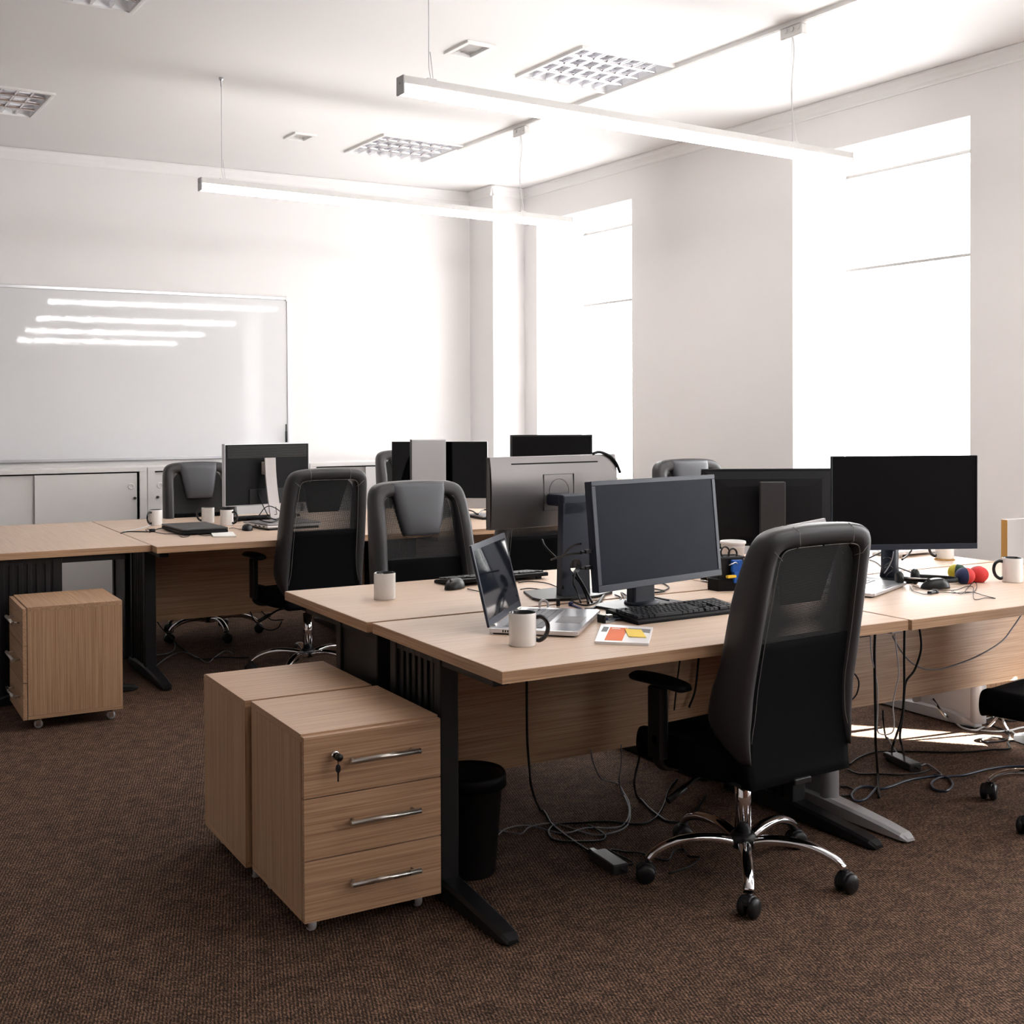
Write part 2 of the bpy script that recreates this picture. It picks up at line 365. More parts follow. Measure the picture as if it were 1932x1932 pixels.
# crown moulding
def crown(name, p, q, nrm):
    """profile swept p->q along the wall; nrm points into the room"""
    prof = [(0, HC - .085), (.006, HC - .085), (.006, HC - .074), (.014, HC - .060), (.020, HC - .030), (.028, HC - .014), (.028, HC - .002), (0, HC - .002)]
    mb = MB(); rows = [[Vector((e[0] + nrm[0] * d, e[1] + nrm[1] * d, z)) for d, z in prof] for e in (p, q)]
    mb.grid(rows, closed=True, cap=True, smooth=False); return struct(mb.build(name, CEIL))
def rv(X, Y): v = room(X, Y); return (v.x, v.y)
nx = rv(-1, 0); ny = rv(0, -1)
crown('trim_1', rv(XW, -4), rv(XW, 8.24), nx)
crown('trim_2', rv(5.142, 8.24), rv(XW, 8.24), ny)
c3 = rv(5.17, 8.212); crown('trim_3', c3, (c3[0] - .02, backv(4.7)), nx)
crown('trim_4', (-3.6, backv(-3.6)), (4.72, backv(4.72)), (math.sin(BW), -math.cos(BW)))
# skirting
sk = MB(); sk.box(XW - .015, XW, -4, 8.24, 0, .09, .003); struct(sk.build('baseboard_right', WHITE_PL, rot=(0, 0, TH)))
sk = MB(); sk.grid([[Vector((u + math.sin(BW) * d, backv(u) - math.cos(BW) * d, z)) for d, z in ((0, 0), (.016, 0), (.016, .085), (.010, .09), (0, .09))] for u in (-3.5, 4.7)], closed=True, cap=True, smooth=False)
struct(sk.build('baseboard_back', WHITE_PL))

# windows: frame, transom, panes
for i, (p, q) in enumerate(WIN):
    SILL = .03 if i == 1 else .86  # the unseen window is made floor-length so the low sun gets through
    f = MB(); z1, z2 = 2.27, 2.33
    for a, b, c, d in ((p, p + .06, SILL, HEAD), (q - .06, q, SILL, HEAD), (p + .06, q - .06, SILL, SILL + .06), (p + .06, q - .06, HEAD - .06, HEAD), (p + .06, q - .06, z1, z2)):
        f.box(XO + .01, XO + .07, a, b, c, d, .004)
    f.box(XO + .015, XO + .065, (p + q) / 2 - .035, (p + q) / 2 + .035, SILL + .06, z1, .004)
    w = struct(f.build('window_%d' % (i + 1), WHITE_PL, rot=(0, 0, TH)))
    for a, b, c, d in ((p + .06, (p + q) / 2 - .035, SILL + .06, z1), ((p + q) / 2 + .035, q - .06, SILL + .06, z1), (p + .06, q - .06, z2, HEAD - .06)):
        g = MB(); g.box(XO + .038, XO + .042, a, b, c, d); g.build('pane', PANE, w)
    s = MB(); s.box(XW - .03, XO + .01, p + .002, q - .002, SILL, SILL + .025, .006); s.build('window_sill', WHITE_PL, w)
# roller blinds, two to a window, drawn down and their daylight glow set as emission in the cloth
where = ['in the window behind the camera', 'in the window outside the frame at right', 'in the large window at right', 'in the far window']
for i, (p, q) in enumerate(WIN):
    SILL = .03 if i == 1 else .86
    for k, (zt, zb, nm) in enumerate(((2.925, 2.345, 'upper'), (2.335, SILL + .05, 'lower'))):
        a0, a1 = p + .012, q - .012
        t = thing('roller_blind', '%s white roller blind %s, glowing with daylight' % (nm, where[i]), 'blind', room(XO - .05, (a0 + a1) / 2, zt), TH, 'roller blinds on the windows')
        h = (a1 - a0) / 2
        r = MB(); r.cyl(.022, (0, -h, 0), (0, h, 0), 14); r.build('roller', ROLLER, t)
        for s_ in (-1, 1): r = MB(); r.box(-.028, .03, s_ * (h + .004) - .003, s_ * (h + .004) + .003, -.03, .035, .001); r.build('bracket', WHITE_PL, t)
        b = MB()
        if i == 1 and k == 1:                      # slot cut in this unseen blind to shape the low sun's carpet patch
            yc = (a0 + a1) / 2
            b.box(-.021, -.0195, -h + .002, h - .002, .83 - zt, 0); b.box(-.021, -.0195, -h + .002, h - .002, zb - zt, .50 - zt)
            b.box(-.021, -.0195, -h + .002, 1.34 - yc, .50 - zt, .83 - zt); b.box(-.021, -.0195, 1.63 - yc, h - .002, .50 - zt, .83 - zt)
        else: b.box(-.021, -.0195, -h + .002, h - .002, zb - zt, 0)
        b.build('blind_cloth', BLIND, t)
        r = MB(); r.box(-.026, -.015, -h + .01, h - .01, zb - zt - .018, zb - zt, .003); r.build('bottom_rail', ROLLER, t)
        if k == 1:
            c = MB(); c.tube([(-.03, h - .006, 0), (-.03, h - .004, -.9)], .0022, 6); c.build('pull_chain', WHITE_PL, t)

# ceiling track: a slim white rail in the ceiling
tr = MB(); tr.box(4.222, 4.262, -3.5, 7.2, HC - .022, HC + .001, .002); tr.box(4.232, 4.252, -3.5, 7.2, HC - .0235, HC - .02, m=None)
tag(tr.build('track_rail', WHITE_PL, rot=(0, 0, TH)), 'slim white track rail running along the ceiling past the louvre light', 'track')

# louvre lights
lv_lab = ['square louvre ceiling light right of centre, beside the track rail', 'smaller looking square louvre ceiling light above the far pendant', 'square louvre ceiling light cut by the left edge of the photo', 'square louvre ceiling light cut by the top edge of the photo']
for i, (a, b, c, d) in enumerate(LOUV):
    t = thing('louvre_light', lv_lab[i], 'ceiling light', room((a + b) / 2, (c + d) / 2, HC), TH, 'square louvre lights in the ceiling')
    hx, hy = (b - a) / 2, (d - c) / 2
    f = MB()
    for x0, x1, y0, y1 in ((-hx, hx, -hy, -hy + .022), (-hx, hx, hy - .022, hy), (-hx, -hx + .022, -hy + .022, hy - .022), (hx - .022, hx, -hy + .022, hy - .022)):
        f.box(x0, x1, y0, y1, -.014, .004, .003)
    f.build('frame', WHITE_PL, t)
    tr = MB(); ix, iy = hx - .022, hy - .022
    tr.box(-ix, ix, -iy, iy, .07, .074); tr.box(-ix, -ix + .002, -iy, iy, -.004, .07); tr.box(ix - .002, ix, -iy, iy, -.004, .07)
    tr.box(-ix, ix, -iy, -iy + .002, -.004, .07); tr.box(-ix, ix, iy - .002, iy, -.004, .07); tr.build('reflector_tray', TRAY, t)
    for k in range(4):                              # tubes run along X, four bays
        yc = -iy + (k + .5) * 2 * iy / 4
        tb = MB(); tb.cyl(.008, (-ix + .02, yc, .05), (ix - .02, yc, .05), 10); tb.build('tube', TUBE, t)
    me = None
    for k in range(1, 4):
        yc = -iy + k * 2 * iy / 4
        s_ = MB(); s_.grid([[(x, yc - .012, -.006), (x, yc - .005, .02), (x, yc, .045), (x, yc + .005, .02), (x, yc + .012, -.006)] for x in (-ix, ix)], closed=True); s_.build('long_slat', MIRROR, t)
    for k in range(1, 7):
        xc = -ix + k * 2 * ix / 7
        s_ = MB(); s_.grid([[(xc - .007, y, -.004), (xc - .003, y, .02), (xc, y, .036), (xc + .003, y, .02), (xc + .007, y, -.004)] for y in (-iy, iy)], closed=True); s_.build('cross_slat', MIRROR, t)
for i, (a, b, c, d) in enumerate(VENT):
    t = thing('ceiling_vent', ['small louvred vent in the ceiling, nearest the near pendant', 'small vent in the ceiling left of the far louvre light'][i], 'vent', room((a + b) / 2, (c + d) / 2, HC), TH, 'small ceiling vents')
    hx, hy = (b - a) / 2, (d - c) / 2; f = MB()
    for x0, x1, y0, y1 in ((-hx, hx, -hy, -hy + .025), (-hx, hx, hy - .025, hy), (-hx, -hx + .025, -hy + .025, hy - .025), (hx - .025, hx, -hy + .025, hy - .025)): f.box(x0, x1, y0, y1, -.012, .004, .003)
    f.build('frame', WHITE_PL, t)
    f = MB(); f.box(-hx + .022, hx - .022, -hy + .022, hy - .022, .06, .064); f.build('duct_back', [PLASTIC_G, WHITE_LAM][i], t)
    for k in range(5):
        xc = -hx + .03 + k * (2 * hx - .06) / 4
        s_ = MB(); s_.box(xc - .010, xc + .010, -hy + .024, hy - .024, .014, .0165, rot=Matrix.Rotation(.6, 3, 'Y'), org=(xc, 0, .015)); s_.build('slat', WHITE_PL, t)

# pendant lights
PEND = [(4.05, 2.672, 'near'), (6.42, 2.686, 'far'), (1.68, 2.672, 'over the front of the room'), (-.69, 2.672, 'behind the camera'), (-3.06, 2.672, 'far behind the camera')]
for i, (Y, z, nm) in enumerate(PEND):
    lab = ['long white linear pendant light nearest the camera, lit, hung on wires', 'long white linear pendant light over the far desks, lit, hung on wires', 'long white linear pendant light above the camera, lit', 'long white linear pendant light behind the camera, lit', 'long white linear pendant light by the front wall, lit'][i]
    t = thing('pendant_light', lab, 'pendant light', room(3.38, Y, z), TH, 'linear pendant lights')
    L = 1.253
    b = MB(); b.box(-L, L, -.028, .028, 0.014, .046, .003); b.build('housing', WHITE_PL, t)
    b = MB(); b.box(-L + .006, L - .006, -.026, .026, -.022, .013, .006, 2); b.build('diffuser', LED, t)
    for s_ in (-1, 1):
        b = MB(); b.box(s_ * (L + .0005) - .004, s_ * (L + .0005) + .004, -.029, .029, -.024, .047, .002); b.cyl(.004, (s_ * (L + .004), 0, .02), (s_ * (L + .008), 0, .02), 8)
        b.build('end_cap', SILVER if s_ < 0 else WHITE_PL, t)
        x = -1.13 if s_ < 0 else 0.865
        b = MB(); zc = HC - z
        if s_ < 0: pts = [(x + .01, 0, .05), (x, 0, .10), (x, 0, zc)]
        else: pts = smooth_path([(x + .03, 0, .05), (x + .012, 0, .10), (x - .012, 0, zc * .45), (x + .006, 0, zc * .75), (x - .002, 0, zc - .05)], 6)
        b.tube(pts, .0016 if s_ < 0 else .0028, 6); b.build('suspension_wire', WHITE_PL if s_ > 0 else ALU, t)
        if s_ < 0:
            b = MB(); b.tube([(x + .02, 0, .05), (x + .006, 0, .16)], .0014, 6); b.lathe([(.0, zc), (.012, zc), (.012, zc - .012), (.004, zc - .018), (.004, zc - .05), (0, zc - .05)], 12, (x, 0, 0)); b.build('ceiling_hook', ALU, t)
        else:
            b = MB(); b.tube([(x - .006, 0, .05), (x - .006, 0, zc - .04)], .0014, 6); b.build('steel_wire', ALU, t)
            b = MB(); b.box(x - .018, x + .022, -.07, .07, zc - .075, zc - .022, .006)
            for k in range(3): b.cyl(.012, (x - .024, -.05 + .04 * k, zc - .04), (x - .016, -.05 + .04 * k, zc - .04), 12)
            b.build('track_adapter', WHITE_PL, t)
        b = MB(); b.box(x - .012, x + .03, -.012, .012, .045, .056, .002); b.build('clip', WHITE_PL, t)

# ------------------------------------------------------------------ whiteboard on the back wall
wbx0, wbx1, wz0, wz1 = 0.12, 3.125, 1.098, 2.345
cx = (wbx0 + wbx1) / 2
t = thing('whiteboard', 'large glossy whiteboard in a thin aluminium frame on the back wall', 'whiteboard', (cx + math.sin(BW) * .0, backv(cx) - .001, 0), BW)
hw = (wbx1 - wbx0) / 2 / math.cos(BW)
b = MB(); b.box(-hw + .015, hw - .015, -.014, 0, wz0 + .015, wz1 - .015); b.build('writing_surface', BOARD, t)
for x0, x1, z0, z1 in ((-hw, hw, wz1 - .024, wz1), (-hw, hw, wz0, wz0 + .024), (-hw, -hw + .024, wz0 + .024, wz1 - .024), (hw - .024, hw, wz0 + .024, wz1 - .024)):
    b = MB(); b.box(x0, x1, -.022, 0, z0, z1, .003); b.build('frame_bar', ALU, t)
for sx in (-1, 1):
    for z in (wz0, wz1):
        b = MB(); s_ = -1 if z == wz1 else 1
        b.box(min(sx * hw + sx * .002, sx * (hw - .035)), max(sx * hw + sx * .002, sx * (hw - .035)), -.025, 0, min(z - s_ * .002, z + s_ * .035), max(z - s_ * .002, z + s_ * .035), .006); b.build('corner_cap', WHITE_PL, t)
mk = MB(); p = Vector((3.085, backv(3.085) - .036, 0)); mk.lathe([(0, 1.215), (.008, 1.216), (.008, 1.30), (.0055, 1.302), (.0055, 1.355), (0, 1.357)], 12, (p.x, p.y, 0))
tag(mk.build('marker_pen', PLASTIC), 'thin black marker clipped upright at the right end of the whiteboard', 'marker')

# ------------------------------------------------------------------ white sliding-door cabinets along the back
def sideboard(u0, u1, label):
    v0, dep, zt = 8.42, .36, 1.066
    t = thing('sliding_door_cabinet', label, 'cabinet', ((u0 + u1) / 2, v0, 0), 0, 'white sliding-door cabinets along the back wall')
    h = (u1 - u0) / 2 - .002
    b = MB(); b.box(-h, h, 0, dep, zt - .028, zt, .002); b.build('top', WHITE_LAM, t)
    for s_ in (-1, 1):
        b = MB(); b.box(min(s_ * h, s_ * (h - .05)), max(s_ * h, s_ * (h - .05)), 0, .02, .08, zt - .029); b.box(min(s_ * h, s_ * (h - .018)), max(s_ * h, s_ * (h - .018)), .02, dep, .08, zt - .029); b.build('side_panel', WHITE_LAM, t)
    b = MB(); b.box(-h, h, .0, dep, 0, .03, .002); b.box(-h, h, 0.012, dep, .034, .079, .002); b.build('plinth', WHITE_LAM, t)
    b = MB(); b.box(-h + .02, h - .02, dep - .012, dep, .08, zt - .029); b.box(-h + .018, h - .018, .07, dep - .012, .5, .515); b.build('back_panel', WHITE_LAM, t)
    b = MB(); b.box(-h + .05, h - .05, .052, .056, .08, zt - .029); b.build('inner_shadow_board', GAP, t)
    for k, s_ in enumerate((-1, 1)):
        x0, x1 = (-h + .052, .02) if s_ < 0 else (-.14, h - .066)
        y = .034 if s_ < 0 else .012
        d = MB(); d.box(x0, x1, y, y + .016, .084, zt - .038, .0015); dr = d.build('door', WHITE_LAM, t)
        xr = x0 + .04 if s_ < 0 else x1 - .04
        r = MB(); r.lathe([(.011, 0), (.011, -.004), (.013, -.006), (.020, -.006), (.0215, -.003), (.0215, 0)], 28, (0, 0, 0), cap=False)
        for v in r.bm.verts: v.co = Vector((v.co.x + xr, y + v.co.z, v.co.y + zt - .131))
        r.build('ring_handle', WHITE_PL, dr)
        l = MB(); xl = xr + s_ * .024 if s_ > 0 else xr - .018
        l.cyl(.0095, (xl, y + .001, zt - .213), (xl, y - .012, zt - .213), 14); l.build('lock', PLASTIC_G, dr)
U0 = 1.923; WD = 1.19
sideboard(U0 - 2 * WD, U0 - WD, 'white sliding-door cabinet cut off by the left edge of the photo')
sideboard(U0 - WD, U0, 'white sliding-door cabinet under the whiteboard, its lock in full view')
sideboard(U0, U0 + WD, 'white sliding-door cabinet behind the left back chair and silver-stand monitor')
sideboard(U0 + WD, U0 + 2 * WD, 'white sliding-door cabinet behind the glossy-screened computer')

# ================================================================== DESKS
T = .755; TT = .034
def desk(name_label, u0, v0, w, dep, leg_l, leg_r, flip=False, side=False, group='oak topped office desks', rcol=None):
    """origin at the user's left-hand front corner; user edge on local y=0"""
    if side: loc, rz = (u0, v0, 0), side
    elif flip: loc, rz = (u0 + w, v0 + dep, 0), PI
    else: loc, rz = (u0, v0, 0), 0
    t = thing('office_desk', name_label, 'desk', loc, rz, group)
    b = MB(); b.box(.0015, w - .0015, .0015, dep - .0015, T - TT, T, .0015); b.build('tabletop', WT_X, t)
    # edge bands, a touch darker as in the photo
    for x0, x1, y0, y1 in ((0, w, 0, .0022), (0, w, dep - .0022, dep)):
        b = MB(); b.box(x0, x1, y0, y1, T - TT + .001, T - .001); b.build('edge_band', W_X, t)
    for x0, x1, y0, y1 in ((0, .0022, .0022, dep - .0022), (w - .0022, w, .0022, dep - .0022)):
        b = MB(); b.box(x0, x1, y0, y1, T - TT + .001, T - .001); b.build('edge_band', W_Y, t)
    for k, (x, m) in enumerate(((.035 if leg_l else None, leg_l), ((w - (.15 if rcol else .095)) if leg_r else None, leg_r))):
        if not m: continue
        lg = MB(); sil = m is SILVER; ca, cb, fe = rcol if (rcol and k == 1) else (.43, .76, dep)
        if not sil:
            lg.box(x, x + .06, .43, .475, .03, T - TT - .004, .004); lg.box(x, x + .06, .745, .79, .03, T - TT - .004, .004)
            lg.box(x + .012, x + .05, .475, .745, .05, T - TT - .01)
            for q in range(6): lg.box(x + .004, x + .012, .487 + q * .042, .509 + q * .042, .06, T - TT - .02, .003)
        else:
            lg.box(x + .008, x + .052, ca, cb, .04, T - TT - .004, .004); lg.tube([(x + .03, ca, .03), (x + .03, ca, T - TT - .004)], .034, 20); lg.tube([(x + .03, cb, .03), (x + .03, cb, T - TT - .004)], .034, 20)
        lg.box(x + .005, x + .055, .12, dep - .05, T - TT - .035, T - TT - .001, .003)
        leg = lg.build('leg', m, t)
        ft = MB(); ys = [.06, .085, .16, .30, .45, .62, dep - .10, dep - .04]; ys = ys[:1] + [.06 + (y_ - .06) * (fe - .10) / (dep - .10) for y_ in ys[1:]]; hs = [.018, .03, .040, .052, .062, .062, .05, .035]; ws = [.018, .028, .031, .034, .037, .037, .034, .024]
        rows = []
        for y, h, wd in zip(ys, hs, ws):
            rows.append([(x + .03 - wd, y, .008), (x + .03 - wd, y, h - .008), (x + .03 - wd * .7, y, h), (x + .03 + wd * .7, y, h), (x + .03 + wd, y, h - .008), (x + .03 + wd, y, .008)])
        ft.grid(rows, closed=True, cap=True, smooth=False); ft.build('foot', m, leg)
        for y in (.095, fe - .085):
            gl = MB(); gl.lathe([(0, 0), (.022, 0), (.022, .006), (.01, .010), (0, .010)], 16, (x + .03, y, 0)); gl.build('levelling_glide', PLASTIC, leg)
    b = MB(); b.box(.10, w - (.002 if rcol else .10), .732, .75, .25, .705, .001); b.build('modesty_panel', W_X, t)
    b = MB(); b.box(.112, .15, .7295, .7325, .655, .675); b.build('maker_sticker', PLASTIC_G, t)
    b = MB(); b.box(.10, w - .10, .752, .79, T - TT - .04, T - TT - .001, .002); b.build('crossbar', leg_l or leg_r, t)
    return t
D_L, D_N = 1.507, 2.668
desk('pale oak desk nearest the camera, with white mug and open laptop', 1.507, 2.668, 1.505, .845, BLACK, BLACK)
desk('pale oak desk behind the nearest one, lone handle-less looking mug at its end', 1.495, 3.532, 1.51, .79, BLACK, BLACK, flip=True)
desk('pale oak desk at right with juggling balls and headset on it', 3.020, 2.660, 1.545, .845, SILVER, SILVER, rcol=(.24, .46, .72))
desk('pale oak desk at far right, by the white wall, with organiser and cups', 3.012, 3.522, 1.525, .80, SILVER, SILVER, flip=True)
desk('pale oak desk on the left side with closed black laptop on it', 1.444, 6.125, 1.545, .925, BLACK, BLACK)
desk('pale oak desk beyond the closed black laptop, silver-stand monitor on it', 1.446, 7.062, 1.54, .79, BLACK, BLACK, flip=True)
desk('pale oak desk behind the front row, between chair and grey-backed monitor', 2.993, 6.09, 1.55, .925, BLACK, BLACK)
desk('pale oak far desk carrying the glossy-screened computer', 2.990, 7.027, 1.55, .79, BLACK, BLACK, flip=True)
# desk turned across the end of the back rows
desk('bare pale oak desk at the left edge, turned across the row end', 1.440, 6.235, 1.60, .80, BLACK, BLACK, side=PI / 2)

# ================================================================== PEDESTALS
def pedestal(label, loc, rz, key=False, w=.412, dep=.452, H=.56):
    t = thing('drawer_pedestal', label, 'pedestal', loc, rz, 'oak drawer pedestals')
    zb = .052
    b = MB(); b.box(0, w, .020, dep, H - .020, H, .001); b.build('top', WP_T, t)
    for x0, x1 in ((0, .018), (w - .018, w)):
        b = MB(); b.box(x0, x1, .020, dep, zb + .018, H - .0205, .0008); b.build('side_panel', W_Z, t)
    b = MB(); b.box(0, w, .020, dep, zb, zb + .0175, .0008); b.build('bottom', W_Y, t)
    b = MB(); b.box(.018, w - .018, dep - .014, dep - .002, zb + .018, H - .0205); b.box(.018, w - .018, .03, .034, zb + .018, H - .0205); b.build('back_panel', W_Z, t)
    z0, z1 = zb - .002, H - .004; hgt = (z1 - z0) / 3
    for k in range(3):
        a, c = z0 + k * hgt + .0015, z0 + (k + 1) * hgt - .0015
        d = MB(); d.box(.001, w - .001, 0, .0175, a, c, .001); dr = d.build('drawer', W_X, t)
        zh = a + hgt * .54
        h = MB(); h.tube([(w * .30, -.030, zh), (w * .81, -.030, zh)], .0078, 16)
        for x in (w * .335, w * .775): h.cyl(.0045, (x, 0, zh), (x, -.029, zh), 10)
        h.build('handle', BRUSH, dr)
        if k == 2 and key:
            l = MB(); l.lathe([(.011, 0), (.013, -.006), (.011, -.014), (.008, -.014)], 20); 
            for v in l.bm.verts: v.co = Vector((v.co.x + w * .215, v.co.z, v.co.y + zh + .018))
            lk = l.build('lock', CHROME, dr)
            ky = MB(); x = w * .215; zz = zh + .018
            ky.box(x - .0012, x + .0012, -.04, -.012, zz - .006, zz + .006); ky.lathe([(0, -.014), (.010, -.016), (.010, -.030), (.006, -.034), (0, -.034)], 16)
            for v in list(ky.bm.verts)[8:]: v.co = Vector((v.co.x + x, v.co.z - .01, v.co.y + zz))
            ky.build('key', PLASTIC, dr)
            ky = MB(); ky.tube([(x, -.026, zz - .008), (x + .001, -.025, zz - .022)], .0012, 6); ky.lathe([(0, -.004), (.009, -.003), (.009, .003), (0, .004)], 16)
            for v in list(ky.bm.verts)[12:]: v.co = Vector((v.co.x * .75 + x + .001, v.co.z - .024, v.co.y * 1.3 + zz - .033))
            ky.box(x - .001, x + .003, -.025, -.023, zz - .068, zz - .044); ky.build('spare_key', PLASTIC, dr)
    for x in (.045, w - .045):
        for y in (.065, dep - .05):
            c = MB(); c.cyl(.005, (x, y, .035), (x, y, zb), 8, m=CHROME); c.box(x - .017, x + .017, y - .017, y + .017, zb - .003, zb, m=CHROME)
            c.lathe([(0, -.011), (.016, -.010), (.019, -.006), (.019, .006), (.016, .010), (0, .011)], 18, (x, y + .005, .019), 'x', m=SILVER)
            c.box(x - .0145, x - .0115, y - .008, y + .014, .012, .044, .001, m=CHROME); c.box(x + .0115, x + .0145, y - .008, y + .014, .012, .044, .001, m=CHROME); c.box(x - .0145, x + .0145, y - .010, y + .012, .036, .046, .003, m=CHROME)
            c.build('caster', None, t)
    return t
WP_T = W_X
pedestal('nearest oak drawer pedestal, key hanging in its top drawer lock', (1.097, 3.030, 0), 0, True)
pedestal('oak drawer pedestal standing close behind the one with the key', (1.497, 3.950, 0), PI, w=.415)
WP_T = W_X
pedestal('oak drawer pedestal on the left, its side panel facing the camera', (.749, 6.165, 0), -PI / 2, w=.455, dep=.435)
WP_T = W_X
pedestal('oak drawer pedestal low behind the right desk, among white cables', (4.60, 4.225, 0), -PI / 2, w=.42, dep=.44)
# ================================================================== CHAIRS
def lerp_tab(tab, x):
    for (a, *A), (b, *B) in zip(tab, tab[1:]):
        if x <= b:
            t = max(0, (x - a) / (b - a)); return [p + (q - p) * t for p, q in zip(A, B)]
    return list(tab[-1][1:])
def yback(z):
    return lerp_tab([(.38, -.212), (.45, -.200), (.55, -.193), (.66, -.200), (.78, -.222), (.90, -.244), (1.02, -.266), (1.14, -.294)], z)[0]
FR = [((.212, .455), (.206, .465), .024), ((.228, .50), (.198, .515), .056), ((.239, .56), (.186, .57), .078), ((.243, .64), (.180, .64), .074), ((.243, .73), (.178, .73), .062),
      ((.240, .83), (.175, .83), .060), ((.236, .93), (.170, .925), .058), ((.231, 1.01), (.166, .995), .052), ((.227, 1.055), (.163, 1.030), .048), ((.217, 1.094), (.157, 1.052), .045),
      ((.192, 1.119), (.144, 1.064), .044), ((.145, 1.132), (.115, 1.070), .044), ((.06, 1.137), (.055, 1.072), .044), ((0, 1.138), (0, 1.072), .044)]
def frame_rows(sx=1, n=18, grow=0.0):
    F = FR
    O = smooth_path([(a[0], 0, a[1]) for a, b, d in F], 3); I = smooth_path([(b[0], 0, b[1]) for a, b, d in F], 3); D = smooth_path([(d, 0, 0) for a, b, d in F], 3)
    rows = []
    for o, i, d in zip(O, I, D):
        mid = (o + i) / 2; hw = (o - i) / 2; r = []
        for k in range(n):
            a = 2 * PI * k / n; c, s = math.cos(a), math.sin(a)
            c = math.copysign(abs(c) ** .75, c); s = math.copysign(abs(s) ** .75, s)
            p = mid + hw * c; r.append(Vector((p.x * sx, yback(p.z) + (d.x - .043) * 1.0 + (d.x + grow) * s, p.z)))
        rows.append(r)
    return rows
def chair_base(t):
    def arm_mb():
        a = MB(); pts = [(.030, 0, .105), (.08, 0, .118), (.14, 0, .124), (.20, 0, .120), (.25, 0, .106), (.285, 0, .088), (.305, 0, .068)]
        P = smooth_path(pts, 4); n = len(P); a.tube(P, .019, 14, radii=[.021 - .005 * i / n for i in range(n)], flat=.78); return a
    def cast_mb():
        c = MB()
        for s in (-1, 1): c.lathe([(.006, -.013), (.022, -.012), (.0285, -.007), (.0295, .005), (.025, .011), (.006, .012)], 28, (s * .0160, 0, .0295), 'x')
        c.tube([(0, .0, .03), (0, -.004, .066)], .008, 10)
        c.prism([(-.032, .026), (-.030, .045), (-.016, .060), (.006, .064), (.022, .054), (.024, .036)], -.013, .013, axis='x', bev=.004); return c
    am, cm = None, None
    for k in range(5):
        ang = 2 * PI * k / 5
        if am is None: a = arm_mb().build('base_leg', CHROME, t); am = a.data; c = cast_mb().build('caster', PLASTIC, t); cm = c.data
        else:
            a = bpy.data.objects.new('base_leg', am); COL.objects.link(a); a.parent = t
            c = bpy.data.objects.new('caster', cm); COL.objects.link(c); c.parent = t
        a['spin'] = ang; a.rotation_euler = (0, 0, ang); c.location = (.312 * math.cos(ang), .312 * math.sin(ang), 0); c.rotation_euler = (0, 0, ang * 2.3 + .7)
    h = MB(); h.lathe([(0, .085), (.036, .088), (.042, .100), (.042, .122), (.034, .132), (.030, .134), (.0, .134)], 24); h.build('hub', PLASTIC, t)
    g = MB(); g.lathe([(0, .13), (.0255, .13), (.0255, .33), (.0, .33)], 24); g.lathe([(.014, .33), (.014, .372)], 16); g.build('gas_column', CHROME, t)
